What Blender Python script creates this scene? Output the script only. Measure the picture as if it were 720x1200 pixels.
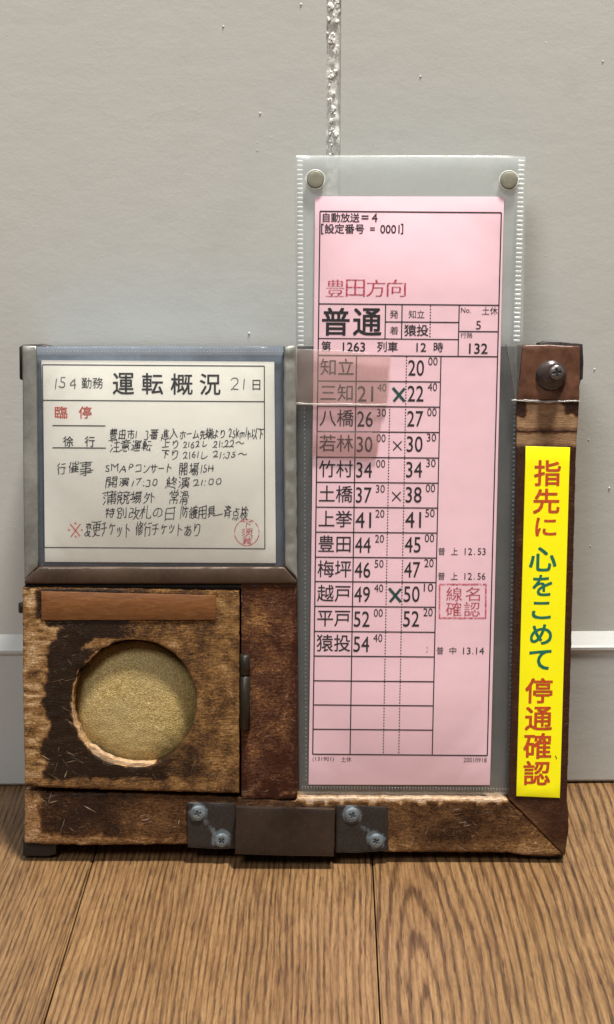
import bpy, bmesh, math, random
from mathutils import Vector, Matrix, noise
from mathutils.geometry import delaunay_2d_cdt
R = math.radians
for o in list(bpy.data.objects): bpy.data.objects.remove(o)
scene = bpy.context.scene

# ------------------------------------------------------------------ camera
FPX, PITCH = 1730.0, R(17.0)
CAM = Vector((0.0, -0.5374, 0.3116))
cam_d = bpy.data.cameras.new('camera')
cam = bpy.data.objects.new('camera', cam_d)
scene.collection.objects.link(cam)
cam.location = CAM
cam.rotation_euler = (math.pi/2 - PITCH, 0, 0)
cam_d.sensor_fit = 'VERTICAL'; cam_d.sensor_height = 36.0; cam_d.sensor_width = 21.6
cam_d.lens = FPX/1200.0*36.0
cam_d.clip_start = 0.01; cam_d.clip_end = 50
scene.camera = cam
scene.render.resolution_x = 614; scene.render.resolution_y = 1024

# ------------------------------------------------------------------ light
w = bpy.data.worlds.new("World"); scene.world = w; w.use_nodes = True
w.node_tree.nodes['Background'].inputs[0].default_value = (0.96, 0.98, 1.0, 1)
w.node_tree.nodes['Background'].inputs[1].default_value = 0.085
scene.cycles.transparent_max_bounces = 40
scene.cycles.max_bounces = 12
def area(name, loc, target, size, power, col):
    d = bpy.data.lights.new(name, 'AREA'); d.shape = 'DISK'; d.size = size; d.energy = power; d.color = col
    o = bpy.data.objects.new(name, d); scene.collection.objects.link(o)
    o.location = loc
    o.rotation_euler = (Vector(target)-Vector(loc)).to_track_quat('-Z', 'Y').to_euler()
    return o
area('ceiling_lamp', (0.30, -0.20, 2.05), (0, 0, 0.1), 0.26, 84, (1.0, 0.955, 0.88))
area('fill_light', (-0.6, -1.5, 2.0), (0, 0, 0.15), 0.8, 26, (0.97, 0.98, 1.0))  # added front fill in place of room bounce, no actual lamp
vs = scene.view_settings
scene.display_settings.display_device = 'sRGB'
vs.view_transform = 'Standard'; vs.look = 'None'; vs.exposure = 0.0; vs.gamma = 1.0; vs.use_curve_mapping = False

# ------------------------------------------------------------------ geometry of the place
def ray(px, py):
    f = Vector((0, math.cos(PITCH), -math.sin(PITCH))); u = Vector((0, math.sin(PITCH), math.cos(PITCH)))
    return f + Vector((1, 0, 0))*((px-360)/FPX) + u*((600-py)/FPX)
LEAN = R(10.0)                                     # the holder leans back against the wall
RM = Matrix.Rotation(-LEAN, 3, 'X'); RI = RM.inverted()
ORG = Vector((0, -.007, 0)); CL = RI @ (CAM-ORG)
def D(px, py, k=0.0):
    """point of the leaning plane k metres behind the holder's face, in the holder's own frame (x, depth, up)"""
    d = RI @ ray(px, py)
    t = (k-CL.y)/d.y
    return CL + d*t
def FL(px, py):
    d = ray(px, py); return CAM + d*(-CAM.z/d.z)
PX = 0.00035                                        # about one photo pixel at the holder, metres

# ------------------------------------------------------------------ object helpers
def link(o):
    scene.collection.objects.link(o); return o
def tag(o, label=None, cat=None, group=None, kind=None):
    if label: o['label'] = label
    if cat: o['category'] = cat
    if group: o['group'] = group
    if kind: o['kind'] = kind
    return o
def thing(name, label, cat, base=(0, 0, 0), group=None):
    o = link(bpy.data.objects.new(name, None)); o.empty_display_size = 0.02
    b = Vector(base); o['_b'] = list(b)
    o.location = RM @ b + ORG; o.rotation_euler = (-LEAN, 0, 0)
    return tag(o, label, cat, group)
def mesh_obj(name, verts, faces, mat, parent=None, smooth=False):
    me = bpy.data.meshes.new(name)
    off = Vector(parent_base(parent))
    me.from_pydata([tuple(Vector(v)-off) for v in verts], [], faces)
    me.update()
    if mat: me.materials.append(mat)
    if smooth:
        for p in me.polygons: p.use_smooth = True
    o = link(bpy.data.objects.new(name, me))
    if parent: o.parent = parent
    return o
def parent_base(p):
    while p is not None:
        if '_b' in p: return p['_b']
        p = p.parent
    return (0, 0, 0)
def fix_normals(o):
    bm = bmesh.new(); bm.from_mesh(o.data); bmesh.ops.recalc_face_normals(bm, faces=bm.faces); bm.to_mesh(o.data); bm.free()
    return o

def densify(pts, step, jit=0.0, seed=0, f=0.15):
    out = []
    n = len(pts)
    for i in range(n):
        a = Vector(pts[i]); b = Vector(pts[(i+1) % n]); L = (b-a).length
        m = max(1, int(round(L/step)))
        nn = Vector((b.y-a.y, a.x-b.x)).normalized() if L > 0 else Vector((0, 0))
        for j in range(m):
            p = a.lerp(b, j/m)
            if j and jit:
                p = p + nn*jit*(noise.noise(Vector((p.x*f, p.y*f, seed*7.3))) + .5*noise.noise(Vector((p.x*f*3, p.y*f*3, seed*3.1))))
            out.append((p.x, p.y))
    return out
def inset(pts, d):
    n = len(pts); area2 = sum(pts[i][0]*pts[(i+1) % n][1]-pts[(i+1) % n][0]*pts[i][1] for i in range(n))
    s = 1 if area2 > 0 else -1
    out = []
    for i in range(n):
        p = Vector(pts[i]); a = Vector(pts[i-1]); b = Vector(pts[(i+1) % n])
        e1 = (p-a); e2 = (b-p)
        if e1.length < 1e-6 or e2.length < 1e-6: out.append(tuple(p)); continue
        e1.normalize(); e2.normalize()
        n1 = Vector((-e1.y, e1.x))*s; n2 = Vector((-e2.y, e2.x))*s
        m = n1+n2
        if m.length < 1e-4: m = n1
        m.normalize(); c = max(.5, m.dot(n1))
        out.append(tuple(p+m*d/c))
    return out
def inside(p, poly):
    x, y = p; c = False; n = len(poly); j = n-1
    for i in range(n):
        xi, yi = poly[i]; xj, yj = poly[j]
        if (yi > y) != (yj > y) and x < (xj-xi)*(y-yi)/(yj-yi)+xi: c = not c
        j = i
    return c
def panel(name, outline, k0, k1, mat, parent, holes=(), ch=1.2, step=5.0, wear=None, relief=0.0, jit=0.0, seed=1, hch=None, smooth=True, grid=None, bend=None):
    """solid plate: dense front face at k0 with chamfered rim, back at k1; outline and holes in photo pixels"""
    O = densify(outline, step, jit, seed)
    HS = [list(h) for h in holes]
    hch = ch if hch is None else hch
    loops = [(inset(O, ch), inset(O, ch*.3), O)] + [(inset(h, -hch), inset(h, -hch*.3), h) for h in HS]
    pts = []; edges = []
    for L in loops:
        s = len(pts); pts += [tuple(p) for p in L[0]]
        edges += [(s+i, s+(i+1) % len(L[0])) for i in range(len(L[0]))]
    nb = len(pts)
    g = grid or step
    I0 = inset(O, ch+g*.45); H0 = [inset(h, -hch-g*.45) for h in HS]
    xs = [p[0] for p in O]; ys = [p[1] for p in O]
    if g < 900:
        rnd = random.Random(seed)
        y = min(ys)
        while y < max(ys):
            x = min(xs)
            while x < max(xs):
                q = (x+rnd.uniform(-.2, .2)*g, y+rnd.uniform(-.2, .2)*g)
                if inside(q, I0) and not any(inside(q, h) for h in H0): pts.append(q)
                x += g
            y += g
    r = delaunay_2d_cdt([Vector(p) for p in pts], edges, [], 0, 1e-5)
    V2, F2 = [tuple(v) for v in r[0]], [f for f in r[2]]
    F2 = [f for f in F2 if inside((sum(V2[i][0] for i in f)/len(f), sum(V2[i][1] for i in f)/len(f)), loops[0][0])
          and not any(inside((sum(V2[i][0] for i in f)/len(f), sum(V2[i][1] for i in f)/len(f)), L[0]) for L in loops[1:])]
    omap = {}
    for i, src in enumerate(r[3]):
        for s in src: omap[s] = i
    verts = []; wv = []
    def W(p): return wear(p[0], p[1]) if wear else 0.0
    def bd(p): return bend(p[0], p[1]) if bend else 0.0
    for i, p in enumerate(V2):
        wq = W(p); k = k0 + relief*(noise.noise(Vector((p[0]*.06, p[1]*.12, seed)))+.3*wq) + bd(p)
        verts.append(D(p[0], p[1], k)); wv.append(wq)
    faces = [tuple(f) for f in F2]
    s = 0
    for L in loops:
        n = len(L[0]); ring0 = [omap[s+i] for i in range(n)]; s += n
        rings = [ring0]
        for ringp, k in ((L[1], k0+ch*.3*PX), (L[2], k0+ch*PX), (L[2], k1)):
            b = len(verts)
            for p in ringp:
                verts.append(D(p[0], p[1], k+bd(p))) if k != k1 else verts.append(Vector((verts[b-n+len(verts)-b].x, k1, verts[b-n+len(verts)-b].z)))
                wv.append(W(p))
            rings.append(list(range(b, b+n)))
        for a, c in zip(rings, rings[1:]):
            for i in range(n):
                j = (i+1) % n
                faces.append((a[i], a[j], c[j], c[i]))
        if L is loops[0] and not HS: faces.append(tuple(rings[-1]))
        elif L is loops[0]: back_outer = rings[-1]
        else:
            pass
    o = mesh_obj(name, verts, faces, mat, parent, smooth)
    if wear:
        a = o.data.attributes.new('wear', 'FLOAT', 'POINT')
        a.data.foreach_set('value', wv)
    fix_normals(o)
    if smooth:
        o.data.set_sharp_from_angle(angle=R(50))
    return o
def circle(cx, cy, rx, ry=None, n=40, jit=0, seed=0):
    ry = ry or rx
    out = []
    for i in range(n):
        a = 2*math.pi*i/n
        q = 1+jit*(noise.noise(Vector((math.cos(a)*2.2, math.sin(a)*2.2, seed)))+.6*noise.noise(Vector((math.cos(a)*7, math.sin(a)*7, seed+4))))
        out.append((cx+rx*q*math.cos(a), cy+ry*q*math.sin(a)))
    return out
def box_local(name, x0, x1, y0, y1, z0, z1, mat, parent, bev=0.0004):
    bm = bmesh.new()
    bmesh.ops.create_cube(bm, size=1)
    off = Vector(parent_base(parent))
    for v in bm.verts:
        v.co = Vector((x0+(x1-x0)*(v.co.x+.5), y0+(y1-y0)*(v.co.y+.5), z0+(z1-z0)*(v.co.z+.5))) - off
    if bev: bmesh.ops.bevel(bm, geom=list(bm.edges), offset=bev, segments=2, profile=.6, affect='EDGES')
    me = bpy.data.meshes.new(name); bm.to_mesh(me); bm.free(); me.materials.append(mat)
    o = link(bpy.data.objects.new(name, me))
    if parent: o.parent = parent
    return o

# ------------------------------------------------------------------ materials
class NT:
    def __init__(s, name):
        s.m = bpy.data.materials.new(name); s.m.use_nodes = True
        s.t = s.m.node_tree; s.t.nodes.clear()
        s.out = s.t.nodes.new('ShaderNodeOutputMaterial')
    def n(s, typ, ins=None, **kw):
        nd = s.t.nodes.new('ShaderNode'+typ)
        for k, v in kw.items(): setattr(nd, k, v)
        for k, v in (ins or {}).items():
            i = nd.inputs[k]
            if hasattr(v, 'node'): s.t.links.new(v, i)
            else: i.default_value = v
        return nd
    def math(s, op, a, b=0.0, c=0.0, clamp=False):
        return s.n('Math', {0: a, 1: b, 2: c}, operation=op, use_clamp=clamp).outputs[0]
    def coords(s, scale=(1, 1, 1), loc=(0, 0, 0), rot=(0, 0, 0)):
        tc = s.n('TexCoord')
        return s.n('Mapping', {'Vector': tc.outputs['Object'], 'Scale': scale, 'Location': loc, 'Rotation': rot}).outputs[0]
    def noise(s, vec, scale=1, detail=4, rough=.6, dist=0, out='Fac'):
        return s.n('TexNoise', {'Vector': vec, 'Scale': scale, 'Detail': detail, 'Roughness': rough, 'Distortion': dist}).outputs[out]
    def ramp(s, fac, stops, interp='LINEAR'):
        r = s.n('ValToRGB', {'Fac': fac}); cr = r.color_ramp; cr.interpolation = interp
        while len(cr.elements) < len(stops): cr.elements.new(.5)
        for e, (p, c) in zip(cr.elements, stops):
            e.position = p; e.color = (c, c, c, 1) if isinstance(c, (int, float)) else (*c, 1)
        return r.outputs[0]
    def mix(s, fac, a, b, bt='MIX'):
        nd = s.n('Mix', data_type='RGBA', blend_type=bt)
        for i, v in ((0, fac), (6, a), (7, b)):
            if hasattr(v, 'node'): s.t.links.new(v, nd.inputs[i])
            else: nd.inputs[i].default_value = v if i == 0 else (*v, 1)
        return nd.outputs[2]
    def bump(s, h, strength=.5, dist=.0005, normal=None):
        d = {'Height': h, 'Strength': strength, 'Distance': dist}
        if normal is not None: d['Normal'] = normal
        return s.n('Bump', d).outputs[0]
    def pbr(s, col, rough=.5, normal=None, metal=0, **extra):
        d = {'Base Color': col if hasattr(col, 'node') else (*col, 1), 'Roughness': rough, 'Metallic': metal}
        if normal is not None: d['Normal'] = normal
        d.update(extra)
        b = s.n('BsdfPrincipled', d)
        s.t.links.new(b.outputs[0], s.out.inputs[0]); return b

def ink(name, col, patch=0.0, rough=.6):
    t = NT(name)
    c = t.noise(t.coords(), 900, 3, .7)
    col2 = t.mix(t.ramp(c, [(.35, 0), (.7, 1)]), tuple(x*.8 for x in col), tuple(min(1, x*1.25+.004) for x in col))
    b = t.pbr(col2, rough)
    if patch:
        f = t.noise(t.coords(), 1300, 4, .75)
        a = t.ramp(f, [(.5-.12*patch-.1, 0.0), (.5-.12*patch+.12, 1)])
        tr = t.n('BsdfTransparent')
        mx = t.n('MixShader', {0: a, 1: tr.outputs[0], 2: b.outputs[0]})
        t.t.links.new(mx.outputs[0], t.out.inputs[0])
    return t.m
INK = ink('black_print', (.008, .007, .009), 0, .8)
INKS = ink('fine_print', (.02, .018, .02), 1.2)
PEN = ink('pen_ink', (.014, .014, .022), .0)
PENCIL = ink('pencil', (.12, .12, .13), 1.6)
RED = ink('red_print', (.55, .07, .035))
STAMP = ink('red_stamp_ink', (.55, .045, .09), .15)
GREENX = ink('green_marker', (.008, .06, .05), 2.0)
TAPEBR = ink('sticker_red_lettering', (.48, .058, .008))
TAPEGR = ink('sticker_green_lettering', (.002, .13, .075))

def paper(name, col, var=.05):
    t = NT(name)
    v = t.coords()
    c = t.noise(v, 60, 4, .6); f = t.noise(v, 1500, 3, .7)
    col2 = t.mix(t.ramp(c, [(.3, 0), (.7, 1)]), tuple(x*(1-var) for x in col), col)
    col2 = t.mix(t.math('MULTIPLY', f, .12), col2, tuple(x*.7 for x in col))
    t.pbr(col2, .75, t.bump(t.noise(v, 28, 3, .5), .5, .0014, t.bump(f, .15, .0001)))
    return t.m
PINK = paper('pink_paper', (.90, .60, .665))
CREAM = paper('cream_paper', (.85, .835, .75), .07)

def clear(name, haze, hazecol, gloss=.06, rough=.18, tint=(1, 1, 1), bumps=30, bstr=.3):
    t = NT(name)
    v = t.coords()
    nrm = t.bump(t.noise(v, bumps, 3, .5), bstr, .002)
    tr = t.n('BsdfTransparent', {'Color': (*tint, 1)})
    df = t.n('BsdfDiffuse', {'Color': (*hazecol, 1), 'Normal': nrm})
    tl = t.n('BsdfTranslucent', {'Color': (*hazecol, 1)})
    hz = t.n('MixShader', {0: .35, 1: df.outputs[0], 2: tl.outputs[0]})
    cl = t.noise(v, 45, 5, .65)
    fac = t.n('MapRange', {'Value': cl, 'From Min': .3, 'From Max': .7, 'To Min': haze*.75, 'To Max': min(1, haze*1.25)}).outputs[0]
    m1 = t.n('MixShader', {0: fac, 1: tr.outputs[0], 2: hz.outputs[0]})
    gl = t.n('BsdfGlossy', {'Roughness': rough, 'Normal': nrm, 'Color': (1, 1, 1, 1)})
    lw = t.n('LayerWeight', {'Blend': .2})
    gf = t.math('MULTIPLY_ADD', lw.outputs['Facing'], .5, gloss, clamp=True)
    m2 = t.n('MixShader', {0: gf, 1: m1.outputs[0], 2: gl.outputs[0]})
    t.t.links.new(m2.outputs[0], t.out.inputs[0])
    return t.m
VINYL_F = clear('clear_vinyl', .012, (.8, .85, .83), .018, .16)
VINYL_B = clear('frosted_vinyl', .16, (.62, .66, .65), .04, .3)
ADDED_HAZE = clear('added_haze', .70, (.64, .675, .66), .04, .3)  # haze added to make the pouch top lighter
WELD = clear('vinyl_weld', .6, (.9, .93, .92), .10, .2)
TAPE1 = clear('old_adhesive_tape', .15, (.62, .50, .45), .03, .3, (.978, .942, .93), 90)
TAPE2 = clear('thin_adhesive_tape', .05, (.6, .45, .4), .015, .3, (.993, .974, .968), 90)
TAPE3 = clear('clear_tape', .10, (.6, .6, .58), .05, .12, (.92, .92, .90), 60)
SLEEVE_F = clear('clear_sleeve_film', .02, (.8, .82, .85), .03, .25)
FRAY = clear('frayed_tape_edge', .35, (.8, .75, .7), .08, .3)

def worn_wood(name, stops, dk=1.0, grain_rot=0.0, gscale=(1, 1, 1), rough=(.32, .75), mott=.5, scr=1.0, fine=1.0, blot=.6):
    """varnish layers worn through to bare wood; 'wear' attribute = how far, broken up by noise"""
    stops = [(p_, tuple(x*dk for x in c_)) for p_, c_ in stops]
    t = NT(name)
    at = t.n('Attribute', attribute_name='wear')
    v = t.coords(rot=(0, grain_rot, 0))
    vs_ = t.n('Mapping', {'Vector': v, 'Scale': (1, 1, 4.5)}).outputs[0]       # grain along local x
    vf = t.n('Mapping', {'Vector': v, 'Scale': (.6, 1, 7)}).outputs[0]
    n1 = t.noise(v, 90, 6, .68, .6)
    n2 = t.noise(vs_, 230, 6, .75, 1.2)
    n3 = t.noise(vf, 420, 5, .75, .4)
    w1 = t.math('MULTIPLY_ADD', t.math('SUBTRACT', n1, .5), mott*1.1, at.outputs['Fac'])
    w2 = t.math('MULTIPLY_ADD', t.math('SUBTRACT', n2, .5), mott*.9*fine, w1)
    w3 = t.math('MULTIPLY_ADD', t.math('SUBTRACT', n3, .5), mott*.8*fine, w2, clamp=True)
    n4 = t.noise(t.n('Mapping', {'Vector': v, 'Scale': (1, 1, 1.6)}).outputs[0], 520, 6, .8, 1.6)
    w3 = t.math('MULTIPLY_ADD', t.math('SUBTRACT', n4, .5), mott*1.5*blot, w3)
    n5 = t.noise(t.n('Mapping', {'Vector': v, 'Scale': (1, 1, 1.9)}).outputs[0], 1150, 5, .8, .8)
    w3 = t.math('MULTIPLY_ADD', t.math('SUBTRACT', n5, .5), mott*1.5*blot, w3, clamp=True)
    base = t.ramp(w3, stops)
    # wood fibre streaks
    st = t.ramp(n3, [(.30, .45), (.5, 1.0), (.7, 1.2)])
    base = t.mix(.7, base, st, 'MULTIPLY')
    # scratches of several directions
    sc = None
    for i, (a, s1, th) in enumerate(((.25, 150, .70), (-.55, 130, .715), (1.25, 120, .72), (2.2, 170, .72))):
        vv = t.n('Mapping', {'Vector': t.coords(rot=(0, a, 0)), 'Scale': (.8, 1, 20), 'Location': (i*3.1, 0, i)}).outputs[0]
        nn = t.noise(vv, s1, 2, .5, .25)
        r = t.ramp(nn, [(th-.015, 0), (th+.02, 1)])
        sc = r if sc is None else t.math('MAXIMUM', sc, r)
    gate = t.ramp(t.noise(v, 60, 3, .6), [(.42, .05), (.6, 1)])
    scf = t.math('MULTIPLY', t.math('MULTIPLY', sc, gate), .6*scr)
    base = t.mix(scf, base, tuple(min(1, c*1.3) for c in stops[-1][1]))
    rg = t.n('MapRange', {'Value': w3, 'From Min': .35, 'From Max': .7, 'To Min': rough[0], 'To Max': rough[1]}).outputs[0]
    rg = t.math('MULTIPLY_ADD', n2, .2, t.math('SUBTRACT', rg, .1))
    h = t.math('MULTIPLY_ADD', t.ramp(w3, [(.42, 1), (.62, 0)]), .6, t.math('MULTIPLY_ADD', n3, .9, t.math('MULTIPLY', n5, .5)))
    h = t.math('SUBTRACT', h, t.math('MULTIPLY', scf, .3))
    t.pbr(base, rg, t.bump(h, .8, .0004, t.bump(n1, .3, .0006)), **{'Specular IOR Level': .22})
    return t.m
DOORW = worn_wood('worn_door_wood', [(.0, (.016, .008, .0035)), (.34, (.026, .012, .005)), (.42, (.060, .023, .006)), (.56, (.150, .066, .017)), (.72, (.27, .135, .042)), (.88, (.40, .235, .10)), (1, (.64, .44, .26))], mott=.5, fine=1.1, blot=1.25, dk=.85)
REDW = worn_wood('red_brown_varnished_wood', [(.0, (.022, .006, .003)), (.4, (.048, .014, .006)), (.56, (.115, .036, .009)), (.70, (.22, .10, .030)), (.9, (.40, .22, .09)), (1, (.55, .36, .24))], rough=(.18, .6), mott=.66, scr=1.5, blot=1.1, dk=1.0)
RAILW = worn_wood('rail_varnished_wood', [(.0, (.014, .007, .004)), (.3, (.032, .014, .007)), (.5, (.115, .045, .011)), (.7, (.23, .108, .032)), (.86, (.40, .23, .11)), (1, (.62, .46, .33))], rough=(.22, .7), mott=.55, scr=1.6, blot=1.2, dk=.9)
POSTW = worn_wood('dark_post_wood', [(.0, (.012, .006, .004)), (.45, (.045, .016, .008)), (.62, (.12, .055, .022)), (.8, (.25, .14, .07)), (1, (.36, .23, .13))], rough=(.22, .7), mott=.3, scr=.5)

def simple(name, col, rough=.5, metal=0, var=.35, sc=60, bs=.3, bd=.0003, fine=700, spec=.5):
    t = NT(name); v = t.coords()
    n = t.noise(v, sc, 5, .65, .3); f = t.noise(v, fine, 4, .7)
    c = t.mix(t.ramp(n, [(.3, 0), (.7, 1)]), tuple(x*(1-var) for x in col), tuple(min(1, x*(1+var)) for x in col))
    c = t.mix(t.math('MULTIPLY', t.ramp(f, [(.55, 0), (.75, 1)]), .35), c, tuple(min(1, x*1.8+.02) for x in col))
    rg = t.math('MULTIPLY_ADD', n, .3, rough-.15)
    t.pbr(c, rg, t.bump(f, bs, bd*.3, t.bump(n, bs, bd)), metal, **{'Specular IOR Level': spec})
    return t.m
METAL = simple('dull_grey_metal', (.30, .30, .27), .42, .55, .3, 45, .3)
BROWNMETAL = simple('brown_painted_metal', (.065, .040, .026), .38, .15, .3, 50)
CLIPM = simple('dark_bronze_metal', (.040, .027, .020), .24, .3, .35, 60)
TABM = simple('tarnished_dark_metal', (.030, .024, .022), .42, .35, .5, 110)
def corroded():
    t = NT('corroded_dark_metal'); v = t.coords(); at = t.n('Attribute', attribute_name='wear')
    n = t.noise(v, 260, 6, .7); f = t.noise(v, 900, 4, .7)
    w_ = t.math('MULTIPLY_ADD', t.math('SUBTRACT', n, .5), 1.0, at.outputs['Fac'])
    c = t.mix(t.ramp(f, [(.35, 0), (.7, 1)]), (.022, .017, .015), (.045, .036, .032))
    c = t.mix(t.ramp(w_, [(.42, 0), (.62, 1)]), c, (.12, .14, .155))
    t.pbr(c, t.ramp(w_, [(.4, .4), (.6, .75)]), t.bump(n, .4, .0003), .25); return t.m
CORR = corroded()
SCREWM = simple('oxidised_screw_metal', (.20, .23, .25), .45, .6, .4, 400)
BLACKM = simple('dark_leather', (.018, .012, .010), .45, 0, .4, 200)
HINGEM = simple('hinge_metal', (.032, .027, .020), .38, .5, .3, 120)
BACKM = simple('grey_backing_board', (.075, .068, .064), .55, 0, .15, 30)
BLUEGREY = simple('blue_grey_backing', (.085, .108, .14), .42, 0, .35, 40)
BRTAPE = simple('brown_leather_wrap', (.10, .042, .023), .36, 0, .5, 120, .5)
YEL = simple('yellow_sticker_film', (.93, .86, .008), .38, 0, .03, 30, .05, spec=.3)
SLOTM = simple('dark_slot', (.008, .007, .006), .8)  # near-black second colour for the faces of the screw slots
BOLTM = simple('blackened_bolt_metal', (.06, .045, .042), .3, .3, .4, 300)
HEADM = simple('worn_bolt_head_metal', (.14, .13, .125), .3, .6, .4, 300)

def strip_mat():
    t = NT('orange_veneer'); v = t.coords(scale=(1, 1, 6))
    n = t.noise(v, 160, 5, .65, 1.0); n2 = t.noise(t.coords(), 35, 3, .6)
    c = t.ramp(n, [(.3, (.11, .038, .009)), (.5, (.17, .066, .018)), (.72, (.24, .11, .035))])
    c = t.mix(t.math('MULTIPLY', n2, .5), c, (.12, .04, .012))
    t.pbr(c, .42, t.bump(n, .3, .0002)); return t.m
STRIP = strip_mat()
def foam_mat():
    t = NT('yellow_foam'); v = t.coords()
    vo = t.n('TexVoronoi', {'Vector': v, 'Scale': 2100.0}); n = t.noise(v, 1500, 4, .75); nb = t.noise(v, 50, 3, .5)
    c = t.ramp(n, [(.3, (.17, .105, .028)), (.5, (.40, .285, .095)), (.68, (.72, .58, .28))])
    c = t.mix(t.ramp(nb, [(.4, 0), (.7, .5)]), c, (.36, .28, .13))
    t.pbr(c, t.ramp(n, [(.4, .7), (.66, .22)]), t.bump(vo.outputs['Distance'], .6, .0003, t.bump(n, .7, .0004)),
          **{'Subsurface Weight': .15, 'Subsurface Radius': (.004, .003, .001), 'Subsurface Scale': .5}); return t.m
FOAM = foam_mat()
def splinter_mat():
    t = NT('raw_splintered_wood'); v = t.coords(scale=(1, 1, 5), rot=(0, -.4, 0)); n = t.noise(v, 300, 5, .7)
    t.pbr(t.ramp(n, [(.3, (.20, .10, .045)), (.5, (.42, .27, .15)), (.7, (.56, .42, .27))]), .7, t.bump(n, .8, .0004)); return t.m
SPL = splinter_mat()

def wall_mat(name, base, stain=(.40, .37, .31)):
    t = NT(name); v = t.coords(); vh = t.coords(scale=(.75, 1, 1.25))
    n = t.noise(v, 4, 4, .55); m = t.noise(vh, 95, 5, .6); f = t.noise(v, 900, 3, .6)
    c = t.mix(t.ramp(n, [(.35, 0), (.65, 1)]), tuple(x*.95 for x in base), base)
    c = t.mix(t.math('MULTIPLY', t.ramp(t.noise(v, 17, 5, .7), [(.55, 0), (.8, 1)]), .15), c, stain)
    c = t.mix(t.math('MULTIPLY', t.ramp(m, [(.25, 1), (.42, 0)]), .25), c, tuple(x*.78 for x in base))
    t.pbr(c, .5, t.bump(m, .12, .0009, t.bump(f, .15, .0002)), **{'Specular IOR Level': .4}); return t.m
WALL = wall_mat('painted_wall', (.61, .61, .565))
BASE = wall_mat('painted_baseboard', (.55, .555, .53))
CAULK = simple('pale_caulk', (.64, .635, .585), .6, 0, .12, 250, .5, .0006, spec=.25)
FLAKE = simple('flaking_white_filler', (.78, .775, .73), .7, 0, .15, 250, .6)

def floor_mat(name, cx, cy, off, tone, freq=2300, rw=.2):
    tone *= .93
    t = NT(name)
    tc = t.n('TexCoord').outputs['Object']
    wv = t.noise(t.n('Mapping', {'Vector': tc, 'Scale': (9, 3, 1), 'Location': (off, off*.7, 0)}).outputs[0], 1, 3, .5, out='Color')
    warp = t.n('VectorMath', {0: wv, 1: (.020, .05, 0)}, operation='MULTIPLY').outputs[0]
    p = t.n('VectorMath', {0: tc, 1: warp}, operation='ADD').outputs[0]
    # growth rings: distance from a far, flattened centre
    q = t.n('Mapping', {'Vector': p, 'Location': (-cx, -cy*.11, 0), 'Scale': (1, .11, 0)}).outputs[0]
    ln = t.n('VectorMath', {0: q}, operation='LENGTH').outputs['Value']
    fr = t.noise(t.n('Mapping', {'Vector': p, 'Scale': (150, 8, 1), 'Location': (off, 0, 0)}).outputs[0], 1, 4, .65)
    big = t.noise(t.n('Mapping', {'Vector': p, 'Scale': (40, 6, 1), 'Location': (off, 2, 0)}).outputs[0], 1, 3, .5)
    ph = t.math('MULTIPLY_ADD', ln, freq, t.math('MULTIPLY_ADD', fr, 9.0, t.math('MULTIPLY', big, 7.0)))
    ring = t.math('MULTIPLY_ADD', t.math('SINE', ph), .5, .5)
    fine = t.noise(t.n('Mapping', {'Vector': p, 'Scale': (860, 38, 1), 'Location': (off, 1, 0)}).outputs[0], 1, 4, .7)
    pores = t.noise(t.n('Mapping', {'Vector': p, 'Scale': (950, 62, 1), 'Location': (0, off, 0)}).outputs[0], 1, 2, .6)
    big = t.noise(t.n('Mapping', {'Vector': p, 'Scale': (40, 6, 1), 'Location': (off, 2, 0)}).outputs[0], 1, 3, .5)
    a = t.math('MULTIPLY_ADD', t.ramp(ring, [(.03, 0), (.35, .8), (1, 1)]), rw, t.math('MULTIPLY_ADD', fine, 1.25-rw, -.17))
    a = t.math('MULTIPLY_ADD', t.math('SUBTRACT', big, .5), .4, a)
    c = t.ramp(a, [(.20, tuple(x*tone for x in (.062, .031, .015))), (.38, tuple(x*tone for x in (.135, .070, .030))),
                   (.56, tuple(x*tone for x in (.225, .128, .056))), (.85, tuple(x*tone for x in (.33, .20, .093)))])
    pm = t.math('MULTIPLY', t.ramp(pores, [(.34, 1), (.44, 0)]), t.ramp(ring, [(.2, 1), (.8, .35)]))
    c = t.mix(t.math('MULTIPLY', pm, .8), c, (.035, .017, .009))
    gx = t.noise(t.n('Mapping', {'Vector': p, 'Scale': (1500, 240, 1)}).outputs[0], 1, 2, .6)
    c = t.mix(t.ramp(gx, [(.3, .35), (.5, 0)]), c, (.05, .025, .012))
    h = t.math('SUBTRACT', a, t.math('MULTIPLY', pm, .7))
    rg = t.math('MULTIPLY_ADD', pm, .25, .30)
    t.pbr(c, rg, t.bump(h, .55, .0006), **{'Specular IOR Level': .45, 'Coat Weight': .12, 'Coat Roughness': .25})
    return t.m

# ------------------------------------------------------------------ the setting: floor, baseboard, wall
bl, br = FL(0, 923), FL(720, 918)
wdir = (br-bl).normalized(); wn = Vector((wdir.y, -wdir.x, 0))       # wn points to the room
if wn.y > 0: wn = -wn
wmid = (bl+br)/2
def WP(s, d, z):
    """s metres along the wall from its middle, d in front of the baseboard face, height z"""
    return wmid + wdir*s + wn*d + Vector((0, 0, z))
def wall_hit(px, py, d=0.0):
    r = ray(px, py); p0 = wmid+wn*d
    t_ = (p0-CAM).dot(wn)/r.dot(wn); P = CAM+r*t_
    return (P-wmid).dot(wdir), P.z
floor = tag(link(bpy.data.objects.new('floor', None)), kind='structure')
s1a, s1b = FL(446, 1198), FL(436.7, 1006.7)
s2a = FL(51.7, 1198)
LEN = 1.25
fd = (s1b-s1a).normalized(); fn = Vector((fd.y, -fd.x, 0))           # fn points right
PW = abs((s2a-s1a).dot(fn))
_c0 = s1a + fn*(.5*PW) + fd*(LEN/2-.62)
ang = math.atan2(fd.y, fd.x)-math.pi/2
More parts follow.
